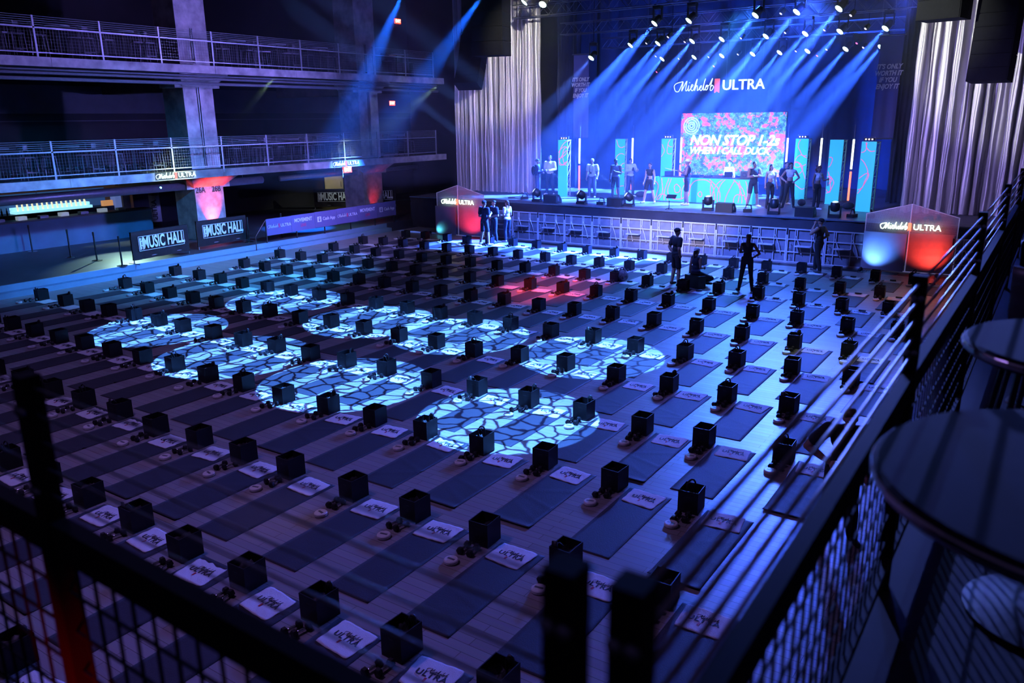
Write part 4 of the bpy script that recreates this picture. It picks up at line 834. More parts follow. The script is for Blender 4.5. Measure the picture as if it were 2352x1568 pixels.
def loop_mesh(kind):
    b = MB()
    if kind == 0:   # rubber tube loop sticking up
        b.tube(curve_pts([(-.06, 0, .2), (-.07, 0, .33), (-.02, .02, .41), (.03, .03, .38), (.04, .03, .2)], 4), .012, 6)
        b.tube(curve_pts([(-.02, -.02, .2), (-.05, -.03, .34), (.0, -.03, .38), (.05, 0, .22)], 4), .012, 6)
    elif kind == 1:   # flap of a bag
        b.tube(curve_pts([(.05, .06, .2), (.03, .09, .34), (.06, .1, .38), (.09, .1, .35), (.1, .09, .2)], 4), .02, 6, flat=.6)
        b.ell((.06, .09, .33), (.035, .018, .05), 8, 6)
    else:
        b.add([(-.12, -.12, .2), (-.03, -.13, .2), (-.05, -.12, .38), (-.125, -.11, .36), (-.12, -.10, .2), (-.03, -.11, .2), (-.05, -.105, .38), (-.125, -.095, .36)], [(0, 1, 2, 3), (7, 6, 5, 4), (0, 4, 5, 1), (1, 5, 6, 2), (2, 6, 7, 3), (3, 7, 4, 0)])
        b.tube([(-.09, -.10, .30), (-.05, -.06, .34), (.0, -.05, .30)], .010, 6)
    return b.mesh('resistance_band', m_rub, True)
me_loop = [loop_mesh(k) for k in range(3)]
def dumb_parts():
    h = MB()
    h.lathe([(.026, .055), (.046, .063), (.046, .105), (.03, .113)], 6, M=Matrix.Rotation(pi/2, 4, 'X'))
    b = MB().lathe([(.014, -.06), (.017, -.03), (.018, 0), (.017, .03), (.014, .06)], 10, M=Matrix.Rotation(pi/2, 4, 'X'))
    return h.mesh('weight_head', m_rub), b.mesh('grip', m_chrome, True)
me_dh, me_dg = dumb_parts()
def mat_mesh(seed):
    rnd = random.Random(seed); nx, ny = 10, 44; L, w = 1.85, .62; vs = []
    fy = [rnd.uniform(.05, .3) for _ in range(3)]
    c = [(rnd.uniform(-.55, -.1), rnd.uniform(.25, 1.0), rnd.uniform(.25, .75)*(-1)**k) for k in range(3)]
    amp = (0, .003, .010, .006, .012)[seed % 5]
    for j in range(ny+1):
        for i in range(nx+1):
            x = w*i/nx; y = -L*j/ny; z = .006
            for (a, q, sl) in c:
                dd = y + q*L*.9 + sl*(x-.3); z += amp*math.exp(-(dd/.022)**2)*(.4+.6*x/w)
            if seed % 5 == 4 and j < 2: z += .01*(2-j)
            if seed % 5 == 2 and j > ny-3: z += .007*(j-ny+3)
            vs.append((x, y, z))
    b = MB(); fs = [(j*(nx+1)+i, (j+1)*(nx+1)+i, (j+1)*(nx+1)+i+1, j*(nx+1)+i+1) for j in range(ny) for i in range(nx)]
    n = len(vs); b.add(vs+[(x, y, max(z-.005, .0005)) for x, y, z in vs], fs+[tuple(i+n for i in f)[::-1] for f in fs])
    edge = [j*(nx+1) for j in range(ny+1)]; ed2 = [j*(nx+1)+nx for j in range(ny+1)]
    for e in (edge, ed2, list(range(nx+1)), list(range(ny*(nx+1), (ny+1)*(nx+1)))):
        b.f += [(e[k], e[k+1], e[k+1]+n, e[k]+n) for k in range(len(e)-1)]; b.mi += [0]*(len(e)-1)
    return b.mesh('exercise_mat', m_mat, True)
me_mat = [mat_mesh(s) for s in range(5)]
def towel_z(x, y, seed):
    return .0035*(sin(x*23+seed*2.1+y*9)+sin(y*31-x*14+seed))*.5+.002*sin((x+y)*47+seed*3)+.007
def towel_mesh(seed):
    rnd = random.Random(seed+50); nx, ny = 22, 18; w, l = .49, .42; vs = []
    dx = [rnd.uniform(-.010, .010) for _ in range(8)]
    for j in range(ny+1):
        for i in range(nx+1):
            u, v = i/nx, j/ny; x = w*(u-.5); y = l*(v-.5)
            cut = .008*max(0, abs(u-.5)*2-.8)*5*max(0, abs(v-.5)*2-.8)*5
            x -= math.copysign(cut, x); y -= math.copysign(cut, y)
            x += dx[0]*sin(v*4+seed)*2*(u-.5)+dx[1]*(v-.5)*2; y += dx[2]*sin(u*5+seed)*2*(v-.5)+dx[3]*(u-.5)*2
            k = 1-.75*math.exp(-((x/.14)**2+(y/.09)**2))
            z = towel_z(x, y, seed)*k + .007*(1-k) + (.004*max(0, abs(u-.5)*2-.9)*10*rnd.random() if seed % 2 else 0)
            vs.append((x, y, z))
    fs = [(j*(nx+1)+i, j*(nx+1)+i+1, (j+1)*(nx+1)+i+1, (j+1)*(nx+1)+i) for j in range(ny) for i in range(nx)]
    n = len(vs); b = MB(); b.add(vs+[(x, y, z-.005) for x, y, z in vs], fs+[tuple(i+n for i in f)[::-1] for f in fs])
    for e in ([j*(nx+1) for j in range(ny+1)], [j*(nx+1)+nx for j in range(ny+1)], list(range(nx+1)), list(range(ny*(nx+1), (ny+1)*(nx+1)))):
        b.f += [(e[k], e[k+1], e[k+1]+n, e[k]+n) for k in range(len(e)-1)]; b.mi += [0]*(len(e)-1)
    return b.mesh('towel', m_towel, True)
me_tow = [towel_mesh(s) for s in range(5)]
me_ul = text_mesh('ULTRA', .104, 0, .003, 1.0, .0008, m_ink, space=1.12)
bs = MB()
for st in SCRIPT: bs.tube([((x-2.0)*.050, (y-.4)*.052, 0) for x, y in curve_pts(st, 2)], .0022, 4)
me_sc = bs.mesh('script_print', m_ink)
me_rb = MB().prism([(-.011, -.030), (0, -.022), (.011, -.030), (.013, .03), (-.013, .03)], 'z', -.0006, .0006).mesh('ribbon_print', m_redink)
def disc_mesh():
    b = MB(); b.lathe([(.075, 0), (.088, .012), (.088, .04), (.078, .05)], 22); b.cur = 1; b.box(-.05, .05, -.016, .016, .0495, .0515)
    return b.mesh('slider_disc', [m_white, m_steel], False)
me_disc = disc_mesh()
me_pouch = MB().box(-.085, .085, -.03, .03, 0, .035).mesh('case', m_black)
pot = random.Random(5); NEAR = []
for r_, pts in ROWS.items():
    for q, (x, y) in enumerate(pts): NEAR.append((math.hypot(x, y), r_, q))
NEAR.sort(); IND = set((r_, q) for _, r_, q in NEAR[:148]); rest = MB()
for r_, pts in ROWS.items():
    rowname = ORD[r_]
    for q, (x, y) in enumerate(pts):
        wh = '%s from the left, %s row from the barricade' % (ORD[q], rowname)
        jx, jy = pot.uniform(-.015, .015), pot.uniform(-.02, .02)
        o = obj('exercise_mat', me_mat[pot.choice((0, 0, 1, 1, 2, 3, 4))], None, (x+.06+jx, y-.07, 0), pot.uniform(-.012, .012), 'dark exercise mat on the floor, %s' % wh, 'mat', 'exercise mats in staggered rows')
        cube = obj('storage_cube', me_cube, None, (x-.14, y-.15, 0), pot.uniform(-.06, .06), 'black open storage cube, %s' % wh, 'cube', 'black storage cubes beside the mats')
        obj('folded_bag', me_fill[(q+r_) % 3], None, (x-.14, y-.15, 0), cube.rotation_euler.z, 'dark folded bag inside the cube, %s' % wh, 'bag', 'dark bags inside the storage cubes')
        if pot.random() < .62:
            o = obj('resistance_band', me_loop[pot.choice((0, 0, 1, 1, 2))], None, (x-.14, y-.15, 0), cube.rotation_euler.z, 'dark band sticking out of the cube, %s' % wh, 'exercise band', 'bands sticking out of the cubes')
        tz = pot.uniform(-.09, .09); s = pot.randrange(5)
        tw = obj('towel', me_tow[s], None, (x+.36+jx+pot.uniform(-.03, .03), y-.28+jy, .007), tz, 'white printed towel on the mat, %s' % wh, 'towel', 'printed towels on the mats')
        if math.hypot(x, y) < 24:
            for nm, me, lx, ly in (('capital_print', me_ul, 0, .0), ('script_print', me_sc, .025, .062), ('ribbon_print', me_rb, -.025, -.075)):
                c = obj(nm, me, tw, (lx, ly, .0105))
        for k, (dx, dy) in enumerate(((-.205, -.50), (-.085, -.47))):
            ddx, ddy, rz = x+dx+pot.uniform(-.02, .02), y+dy+pot.uniform(-.03, .03), pot.uniform(-.25, .25)
            if (r_, q) in IND:
                d = thing('dumbbell', (ddx, ddy, .040), rz, 'black hex dumbbell %s the mat, %s' % (('away from', 'next to')[k], wh), 'dumbbell', 'hex dumbbells beside the mats')
                obj('weight_head', me_dh, d); obj('weight_head', me_dh, d, rz=pi); obj('grip', me_dg, d)
            else:
                M_ = Matrix.Translation((ddx, ddy, .04)) @ Matrix.Rotation(rz, 4, 'Z')
                for me, ci, M_ in ((me_dh, 0, M_), (me_dh, 0, M_ @ Matrix.Rotation(pi, 4, 'Z')), (me_dg, 1, M_)):
                    rest.cur = ci; rest.add([M_ @ v.co for v in me.vertices], [tuple(p.vertices) for p in me.polygons])
        obj('slider_disc', me_disc, None, (x-.14+pot.uniform(-.05, .04), y-.76+pot.uniform(-.05, .05), 0), pot.uniform(-.4, .4), 'white round slider disc, %s' % wh, 'disc', 'white discs in front of the dumbbells')
        if r_ in (0, 1, 2) and (r_ < 2 or q > 8) and q > 4:
            obj('small_case', me_pouch, None, (x+.38, y-.20+jy, .03), pot.uniform(-.2, .2), 'small dark case on the towel, %s' % wh, 'case', 'small cases on the towels')
rest.build('dumbbells', [m_rub, m_chrome], label='far rows of black hex dumbbells near the stage end', cat='dumbbells', kind='stuff')
b = MB().ell((0, 0, .17), (.2, .14, .18)); b.tube(curve_pts([(-.1, 0, .3), (-.05, 0, .42), (.05, 0, .42), (.1, 0, .3)], 4), .02, 6)
b.build('gym_bag', mat('dark patterned bag', (.05, .03, .04), .7, noise=(14, .4), two=(.16, .12, .14)), smooth=True, loc=(-11.05, 22.6, .01), label='dark tote bag standing on a mat left of the man in a cap', cat='bag')
MB().lathe([(.035, 0), (.04, .12), (.032, .12)], 12).build('paper_cup', m_white, loc=(-22.3, 26.1, 0), label='white paper cup on the floor near the left mesh sign', cat='cup')
# ---------------------------------------------------------------- people
m_dkskin = [mat('skin deep', (.09, .045, .03), .5, noise=(9, .9)), mat('skin brown', (.24, .13, .09), .5, noise=(9, .9)), mat('skin tan', (.42, .25, .18), .5, noise=(9, .9)), mat('skin light', (.58, .38, .30), .5, noise=(9, .9))]
CL = {'black': (.018, .017, .02), 'navy': (.02, .022, .05), 'white': (.72, .72, .74), 'grey': (.13, .13, .15), 'denim': (.06, .07, .11), 'stripe': (.55, .58, .45), 'mustard': (.5, .4, .2)}
def cloth(c): return mat(c+' cloth', CL[c], .85, noise=(7, .8), bump=.3, bscale=18)
m_hair = {'dark': mat('dark hair', (.014, .01, .009), .55, noise=(30, .5)), 'brown': mat('brown hair', (.08, .035, .02), .5, noise=(30, .6)), 'grey': mat('grey hair', (.4, .38, .38), .6, noise=(30, .6)), 'curly': mat('red brown curly hair', (.22, .08, .07), .6, noise=(30, .5))}
m_face = mat('dark face features', (.02, .012, .01), .4, noise=(20, .8)); m_eye = mat('eye white', (.6, .6, .6), .3, noise=(20, .9))
def capsule(b, a, c, ra, rb, k=4, n=10):
    a, c = Vector(a), Vector(c); d = (c-a); L = d.length; d = d/L if L > 1e-6 else Vector((0, 0, 1)); pts = []; rs = []
    for i in range(k): t = (pi/2)*(1-i/k); pts.append(a-d*ra*sin(t)*.98); rs.append(max(ra*cos(t), .001))
    pts.append(a); rs.append(ra); pts.append(c); rs.append(rb)
    for i in range(1, k+1): t = (pi/2)*(i/k); pts.append(c+d*rb*sin(t)*.98); rs.append(max(rb*cos(t), .001))
    b.tube(pts, rs, n)
def remesh(b, voxel, mats, name, extra=None):
    me = b.mesh('tmp', mats); o = bpy.data.objects.new('tmp', me); COL.objects.link(o)
    md = o.modifiers.new('r', 'REMESH'); md.mode = 'VOXEL'; md.voxel_size = voxel; md.use_smooth_shade = True
    sm = o.modifiers.new('s', 'SMOOTH'); sm.factor = .5; sm.iterations = 3
    bpy.context.view_layer.update(); me2 = bpy.data.meshes.new_from_object(o.evaluated_get(bpy.context.evaluated_depsgraph_get()))
    bpy.data.objects.remove(o); bpy.data.meshes.remove(me); me2.name = name
    if extra is not None:
        em = extra.mesh('x', mats, True); bm = bmesh.new(); bm.from_mesh(me2); bm.from_mesh(em); bm.to_mesh(me2); bm.free(); bpy.data.meshes.remove(em)
    me2.materials.clear()
    for q in (mats if isinstance(mats, list) else [mats]): me2.materials.append(q)
    return me2
ARMS = {'down': ((.235, -.03, 1.14), (.255, .06, .89)), 'hips': ((.37, -.07, 1.17), (.17, .05, 1.03)), 'cross': ((.235, .08, 1.18), (-.07, .20, 1.20)), 'phone': ((.22, .02, 1.14), (.10, .27, 1.22)),
        'face': ((.27, .16, 1.26), (.08, .16, 1.57)), 'hold': ((.23, -.02, 1.14), (.10, .24, 1.10)), 'up': ((.36, .12, 1.42), (.24, .14, 1.66)), 'pocket': ((.27, -.08, 1.16), (.20, .02, .95)), 'fwd': ((.24, .10, 1.18), (.16, .36, 1.24)), 'bow': ((.24, .02, 1.2), (-.02, .30, 1.28))}
def person(label, loc, yaw, h=1.75, skin=1, top=('tee', 'black'), bottom=('shorts', 'black'), arms=('down', 'down'), hair=('short', 'dark'), shoes='white', stance=.10, female=False, seat=False, step=0, lean=0, head=(0, 0), cap=None, voxel=.014, headyaw=0, extras=()):
    k = h/1.75; t = thing('person', loc, yaw, label, 'person')
    sw = .172 if female else .205; hw = .172 if female else .165; wf = 1.06 if female else 1.14; mk = m_dkskin[skin]; tz = -.50 if seat else 0
    P = {}
    P['pel'] = Vector((0, 0, .96+tz)); P['wai'] = Vector((0, lean*.3, 1.12+tz)); P['che'] = Vector((0, lean*.7, 1.32+tz)); P['nec'] = Vector((0, lean*.95-.01, 1.48+tz)); P['hea'] = Vector((head[0], lean+.015+head[1], 1.635+tz-abs(head[1])*.35))
    for s, sd in ((-1, 'l'), (1, 'r')):
        P['sho'+sd] = Vector((s*sw, lean*.9, 1.43+tz))
        e, w = ARMS[arms[0 if s < 0 else 1]]
        P['elb'+sd] = Vector((s*e[0]*(sw/.185), e[1]+lean*.9, e[2]+tz)); P['wri'+sd] = Vector((s*w[0], w[1]+lean*.9, w[2]+tz))
        if seat:
            P['hip'+sd] = Vector((s*.09, .02, .40+.04)); P['kne'+sd] = Vector((s*.36, .34, .30)); P['ank'+sd] = Vector((-s*.06, .46, .12)); P['toe'+sd] = Vector((-s*.16, .54, .08))
        else:
            st_ = s*step*.5
            P['hip'+sd] = Vector((s*.09, 0, .93)); P['kne'+sd] = Vector((s*(.09+stance*.4), .03+st_*.6, .50)); P['ank'+sd] = Vector((s*(.07+stance), -.01+st_, .085)); P['toe'+sd] = Vector((s*(.10+stance*1.25), .15+st_, .035))
    for q in P: P[q] = P[q]*k
    g = lambda q: P[q]
    def torso(b, inf=0, lo=True, crop=False):
        z = P['che']; W_ = sw/.185
        b.ell(z+Vector((0, 0, 0)), ((.150*W_+inf)*k, (.10*wf+inf)*k, (.170+inf)*k), 16, 10)
        capsule(b, P['shol']*.92+P['shor']*.08, P['shor']*.92+P['shol']*.08, (.052+inf)*k, (.052+inf)*k)
        if female: 
            for s in (-1, 1): b.ell(z+Vector((s*.065, .075, .0))*k, ((.055+inf)*k, (.05+inf)*k, (.055+inf)*k), 10, 8)
        if not crop: b.ell(P['wai'], ((.120*(.95 if female else 1.15)+inf)*k, (.092*wf+inf)*k, (.15+inf)*k), 16, 10)
    def hips(b, inf=0): b.ell(P['pel'], ((hw+inf)*k, (.108+inf)*k, (.12+inf)*k), 16, 10)
    def leg(b, sd, inf=0, to='ank', frac=1.0):
        inf = inf+.008
        hp, kn, an = P['hip'+sd], P['kne'+sd], P['ank'+sd]
        if to == 'thigh': capsule(b, hp, hp.lerp(kn, frac), (.085+inf)*k, (.062+inf*1.6)*k); return
        capsule(b, hp, kn, (.085+inf)*k, (.054+inf)*k); capsule(b, kn, kn.lerp(an, .35), (.05+inf)*k, (.054+inf)*k); capsule(b, kn.lerp(an, .35), kn.lerp(an, frac), (.054+inf)*k, (.036+inf)*k)
    def arm(b, sd, inf=0, frac=2.0):
        inf = inf+(.003 if female else .007)
        s_, e, w = P['sho'+sd], P['elb'+sd], P['wri'+sd]; bf = 1.25 if not female else 1
        if frac <= 1: capsule(b, s_, s_.lerp(e, frac), (.05*bf+inf)*k, (.042*bf+inf*1.3)*k); return
        capsule(b, s_, s_.lerp(e, .5), (.048*bf+inf)*k, (.044*bf+inf)*k); capsule(b, s_.lerp(e, .5), e, (.044*bf+inf)*k, (.034*bf+inf)*k); capsule(b, e, e.lerp(w, .35), (.034*bf+inf)*k, (.036*bf+inf)*k); capsule(b, e.lerp(w, .35), e.lerp(w, min(frac-1, 1)), (.036*bf+inf)*k, (.023+inf)*k)
    # body
    b = MB(); torso(b); hips(b); capsule(b, P['nec']-Vector((0, 0, .05)), P['hea']-Vector((0, .0, .05)), .052*k, .048*k)
    H = P['hea']; HM = Matrix.Rotation(headyaw, 4, 'Z') @ Matrix.Rotation(-head[1]*3.2, 4, 'X')
    hv = lambda x, y, z: H + HM @ Vector((x*k, y*k, z*k))
    b.ell(H+HM @ Vector((0, -.008, .02))*k, (.074*k, .092*k, .098*k), 16, 12); b.ell(hv(0, .022, -.045), (.054*k, .062*k, .066*k), 12, 10)
    capsule(b, hv(0, .085, .012), hv(0, .104, -.018), .010*k, .014*k, 3, 8)
    for s in (-1, 1): b.ell(hv(s*.075, -.005, -.005), (.012*k, .02*k, .03*k), 8, 6)
    for sd in 'lr': leg(b, sd); arm(b, sd); capsule(b, P['ank'+sd]+Vector((0, -.02, -.04))*k, P['toe'+sd], .036*k, .026*k)
    # hands: palm, four fingers of unequal length with a knuckle bend, thumb from the side of the palm
    hx = MB()
    for s, sd in ((-1, 'l'), (1, 'r')):
        w = P['wri'+sd]; d = (w-P['elb'+sd]).normalized(); side = Vector((0, 1, 0)) if abs(d.z) > .75 else Vector((0, 0, 1)); side = (side-d*side.dot(d)).normalized(); nrm = d.cross(side)*(-s)
        c = w+d*.045*k; capsule(hx, w-d*.01, w+d*.02*k, .024*k, .027*k, 3, 8)
        hx.tube([w, w+d*.03*k, w+d*.085*k], [.024*k, .036*k, .034*k], 8, flat=.5) if False else hx.ell(c, (.038*k, .042*k, .05*k), 10, 8)
        for q, (o_, ln) in enumerate(((.030, .066), (.010, .075), (-.011, .070), (-.030, .054))):
            p0 = w+(d*.075+side*o_)*k; p1 = p0+(d*ln*.5+nrm*.008)*k; p2 = p1+(d*ln*.38+nrm*.026)*k; hx.tube([p0-d*.02*k, p0, p1, p2], [.0095*k, .0095*k, .0085*k, .006*k], 6)
        hx.tube([w+(d*.02+side*.03)*k, w+(d*.05+side*.055+nrm*.008)*k, w+(d*.085+side*.058+nrm*.02)*k], [.012*k, .010*k, .007*k], 6)
    o = obj('body', remesh(b, voxel, mk, 'body', hx), t)
    # face
    f = MB()
    for s in (-1, 1): f.ell(hv(s*.031, .083, .008), (.011*k, .006*k, .006*k), 8, 6); f.box(-.018*k, .018*k, -.003, .003, -.002, .003, Matrix.Translation(hv(s*.031, .089, .027)) @ HM)
    f.ell(hv(0, .086, -.058), (.022*k, .007*k, .006*k), 8, 6); f.build('face_features', m_face, t, smooth=True)
    # hair
    hm = m_hair[hair[1]]
    if hair[0] != 'bald':
        b = MB(); b.ell(hv(0, -.022, .045), (.083*k, .094*k, .084*k), 16, 10)
        if hair[0] in ('long', 'pony', 'bun'): b.ell(hv(0, -.05, .0), (.076*k, .06*k, .09*k), 12, 8)
        if hair[0] == 'long': capsule(b, hv(0, -.06, 0), hv(0, -.075, -.16), .07*k, .075*k); capsule(b, hv(0, -.075, -.16), hv(0, -.08, -.34), .08*k, .035*k)
        if hair[0] == 'pony': capsule(b, hv(0, -.09, .04), hv(0, -.12, -.08), .03*k, .035*k); capsule(b, hv(0, -.12, -.08), hv(0, -.11, -.22), .034*k, .014*k)
        if hair[0] == 'bun': b.ell(hv(0, -.10, .05), (.045*k,)*3, 10, 8)
        if hair[0] == 'curly':
            rr = random.Random(3)
            for _ in range(46):
                a, z_ = rr.uniform(0, 2*pi), rr.uniform(-.2, .13); rad = .085+.05*max(0, (.15-abs(z_+.02)))*4
                if sin(a) > .45 and z_ < .06: continue
                b.ell(hv(rad*cos(a), rad*sin(a)-.03, z_), (.03*k,)*3, 7, 5)
        obj('hair', remesh(b, voxel*.8, hm, 'hair'), t)
    if cap:
        b = MB(); b.ell(hv(0, -.012, .055), (.088*k, .102*k, .075*k), 16, 10)
        if cap[1] == 'brim': b.box(-.06*k, .06*k, .06*k, .17*k, .045*k, .055*k, Matrix.Translation(H) @ HM)
        if cap[1] == 'back': b.box(-.06*k, .06*k, -.17*k, -.08*k, .03*k, .04*k, Matrix.Translation(H) @ HM)
        obj('cap', remesh(b, voxel*.7, cloth(cap[0]), 'cap'), t)
    # clothes
    ty, tc = top; b = MB()
    torso(b, .012 if ty != 'jacket' else .022, crop=(ty == 'crop'))
    if ty in ('tee', 'jacket'):
        for sd in 'lr': arm(b, sd, .014 if ty == 'tee' else .018, .62 if ty == 'tee' else 1.93)
        b.ell(P['pel']+Vector((0, 0, .03)), ((hw+.016)*k, (.108+.018)*k, .11*k), 16, 8)
    if ty == 'tank': b.ell(P['pel']+Vector((0, 0, .05)), ((hw+.012)*k, .12*k, .09*k), 16, 8)
    obj({'tee': 't_shirt', 'jacket': 'jacket', 'tank': 'tank_top', 'crop': 'crop_top'}[ty], remesh(b, voxel, cloth(tc), 'top'), t)
    by, bc = bottom; b = MB(); hips(b, .010)
    for sd in 'lr':
        if by == 'shorts': leg(b, sd, .008, 'thigh', .80)
        elif by == 'bike': leg(b, sd, .007, 'thigh', .7)
        elif by == 'leggings': leg(b, sd, .006, 'ank', .97)
        else: leg(b, sd, .018, 'ank', .98)
    obj({'shorts': 'shorts', 'bike': 'cycling_shorts', 'leggings': 'leggings', 'jeans': 'trousers'}[by], remesh(b, voxel, cloth(bc), 'bottom'), t)
    if shoes:
        for sd in 'lr':
            b = MB(); a, e = P['ank'+sd], P['toe'+sd]; capsule(b, a+Vector((0, -.02, -.035))*k, e, .046*k, .037*k); capsule(b, a+Vector((0, 0, .0)), a+Vector((0, 0, -.04))*k, .045*k, .046*k)
            obj('shoe', remesh(b, voxel*.8, cloth(shoes), 'shoe'), t)
    for e in extras:
        if e == 'phone':
            w = P['wrir']; MB().box(-.035, .035, -.006, .006, -.06, .09, Matrix.Translation(w+Vector((-.02, .10, .04)))).build('phone', m_black, loc=None, label='black phone held by the %s' % label.split(',')[0], cat='phone').matrix_world = Matrix.Translation(loc) @ Matrix.Rotation(yaw, 4, 'Z')
        if e == 'stick':
            w = P['wril']; MB().tube([w+Vector((.0, .06, .02)), w+Vector((.05, .62, .12))], .012, 6).build('yellow_baton', mat('yellow plastic', (.6, .55, .15), .4, noise=(9, .9)), label='thin yellow stick held by the person in a pale cap', cat='stick').matrix_world = Matrix.Translation(loc) @ Matrix.Rotation(yaw, 4, 'Z')
        if e == 'backpack':
            b = MB(); b.ell(P['che']+Vector((0, -.19, -.1)), (.15, .10, .22)); b.build('backpack', cloth('black'), smooth=True, label='dark backpack on the back of the %s' % label.split(',')[0], cat='backpack').matrix_world = Matrix.Translation(loc) @ Matrix.Rotation(yaw, 4, 'Z')
        if e == 'bottle':
            w = P['wril']; MB().lathe([(.03, -.16), (.035, -.15), (.035, 0), (.015, .03), (.015, .05)], 12, c=w+Vector((0, .03, -.08))).build('water_bottle', mat('clear grey bottle', (.5, .52, .56), .2, noise=(9, .9)), label='grey water bottle held by the person with curly hair', cat='bottle').matrix_world = Matrix.Translation(loc) @ Matrix.Rotation(yaw, 4, 'Z')
        if e == 'badge': MB().box(-.03, .03, .012, .016, -.05, .05, Matrix.Translation(P['wai']+Vector((.03, .10, .0)))).build('badge', m_black, t)
        if e == 'lines':
            for s in (-.05, .09): MB().box(s-.006, s+.006, .0, .006, -.19, .16, Matrix.Translation(P['che']+Vector((0, .118, -.04)))).build('stripe', mat('dark stripe', (.09, .04, .04), .8, noise=(9, .9)), t)
    return t
Fc = pi  # facing the hall (local +Y turned to -Y)
A = math.atan2
S = lambda x, y: (x, y, DZ)
person('person in a dark jacket with a backpack, facing right by the left curtain', S(-20.5, 32.6), R(-75), 1.72, 1, ('jacket', 'navy'), ('jeans', 'denim'), ('hold', 'cross'), ('short', 'dark'), 'black', cap=('black', 'back'), extras=('backpack',))
person('person in an open white jacket and dark shirt at the left end', S(-20.35, 33.5), Fc+.15, 1.84, 2, ('jacket', 'white'), ('jeans', 'black'), ('hold', 'hold'), ('short', 'dark'), 'white')
person('person in a pale shirt with dark stripes and grey trousers', S(-17.78, 33.0), Fc+.1, 1.77, 2, ('tee', 'stripe'), ('jeans', 'grey'), ('down', 'down'), ('short', 'grey'), 'white', stance=.04, step=.12, extras=('lines', 'badge'), head=(0, .03))
person('muscular person in a grey tank top looking at a phone', S(-16.38, 32.6), Fc, 1.80, 0, ('tank', 'grey'), ('shorts', 'black'), ('phone', 'down'), ('short', 'dark'), 'black', stance=.09, head=(0, .04), extras=())
person('person in a white shirt holding up a phone, partly behind the grey tank top', S(-16.45, 34.2), Fc+1.0, 1.74, 2, ('jacket', 'white'), ('jeans', 'denim'), ('fwd', 'fwd'), ('short', 'dark'), 'white', extras=('phone',))
person('person in a black crop top and cycling shorts at the stage front', S(-14.50, 32.05), Fc+.0, 1.68, 2, ('crop', 'black'), ('bike', 'black'), ('down', 'down'), ('pony', 'dark'), 'white', stance=.13, female=True, step=.25, extras=('badge',))
person('person in a dark tank top and pale cap holding a stick', S(-12.75, 31.9), Fc-1.35, 1.88, 1, ('tank', 'navy'), ('shorts', 'black'), ('bow', 'bow'), ('bald', 'dark'), 'white', stance=.02, step=.12, cap=('white', 'back'), extras=('stick',))
person('person in a white top standing behind the booth', S(-12.0, 34.8), Fc+.3, 1.70, 3, ('tank', 'white'), ('leggings', 'black'), ('down', 'hold'), ('long', 'brown'), 'white', female=True)
person('person in a black tank top with crossed arms right of the booth', S(-10.15, 32.4), Fc+.7, 1.80, 1, ('tank', 'black'), ('shorts', 'black'), ('cross', 'cross'), ('short', 'dark'), 'white', stance=.14, headyaw=.4)
person('person in a white crop top and black leggings, long hair, beside the crossed arms', S(-9.5, 32.5), Fc+.75, 1.70, 2, ('crop', 'white'), ('leggings', 'black'), ('down', 'down'), ('long', 'dark'), 'black', stance=.12, female=True, step=.3)
person('person in a dark t-shirt and jeans half hidden on the right of the stage', S(-9.35, 34.0), Fc+.9, 1.72, 2, ('tee', 'navy'), ('jeans', 'grey'), ('down', 'down'), ('short', 'dark'), 'white')
person('person in a white crop top with both hands on the hips', S(-8.85, 32.85), Fc+.35, 1.76, 2, ('crop', 'white'), ('leggings', 'black'), ('hips', 'hips'), ('bun', 'dark'), 'black', stance=.13, female=True, headyaw=.8)
person('person with big curly hair in a white crop top at the right', S(-7.72, 32.55), Fc+1.0, 1.66, 1, ('crop', 'white'), ('leggings', 'black'), ('fwd', 'down'), ('curly', 'curly'), 'white', stance=.05, female=True, extras=('bottle',))
G = lambda x, y: (x, y, 0)
person('person in a dark t-shirt and shorts seen from behind near the left mesh sign', G(-19.3, 26.6), R(-12), 1.82, 2, ('tee', 'navy'), ('shorts', 'black'), ('hold', 'phone'), ('short', 'dark'), 'white', stance=.17, cap=('navy', 'none'))
person('person in dark clothes standing face to face with the dark t-shirt', G(-19.3, 27.3), Fc-.4, 1.76, 2, ('tee', 'navy'), ('leggings', 'navy'), ('hold', 'phone'), ('short', 'dark'), 'black')
person('person in a white top and dark leggings facing left by the barricade', G(-18.95, 27.75), R(80), 1.74, 3, ('tee', 'white'), ('leggings', 'navy'), ('hold', 'hold'), ('pony', 'brown'), 'white', stance=.05, female=True, extras=())
person('person in a black t-shirt, shorts and cap standing on the floor looking right', G(-9.38, 22.85), R(-38), 1.76, 2, ('tee', 'black'), ('shorts', 'black'), ('pocket', 'pocket'), ('short', 'dark'), 'black', stance=.12, cap=('black', 'brim'))
person('person in a white cap and tank top sitting on the floor, back turned', G(-8.75, 22.9), R(-25), 1.70, 2, ('tank', 'navy'), ('leggings', 'black'), ('down', 'hold'), ('pony', 'brown'), 'black', female=True, seat=True, cap=('white', 'back'))
person('person in a black tank top and leggings, long hair, seen from behind', G(-7.27, 23.1), R(18), 1.70, 1, ('tank', 'black'), ('leggings', 'black'), ('cross', 'hips'), ('long', 'brown'), 'black', stance=.12, female=True)
person('person in a black tank top and cap, hand at the face, near the barricade', G(-6.25, 27.3), R(75), 1.76, 2, ('tank', 'black'), ('jeans', 'black'), ('face', 'hips'), ('short', 'dark'), 'grey', stance=.05, step=.3, cap=('black', 'back'), extras=())
person('person in a black t-shirt below the near right railing, one elbow out', G(-1.66, 9.45), Fc+.35, 1.78, 2, ('tee', 'black'), ('jeans', 'black'), ('down', 'hips'), ('short', 'brown'), 'black', head=(0, .09), lean=.05, voxel=.011)
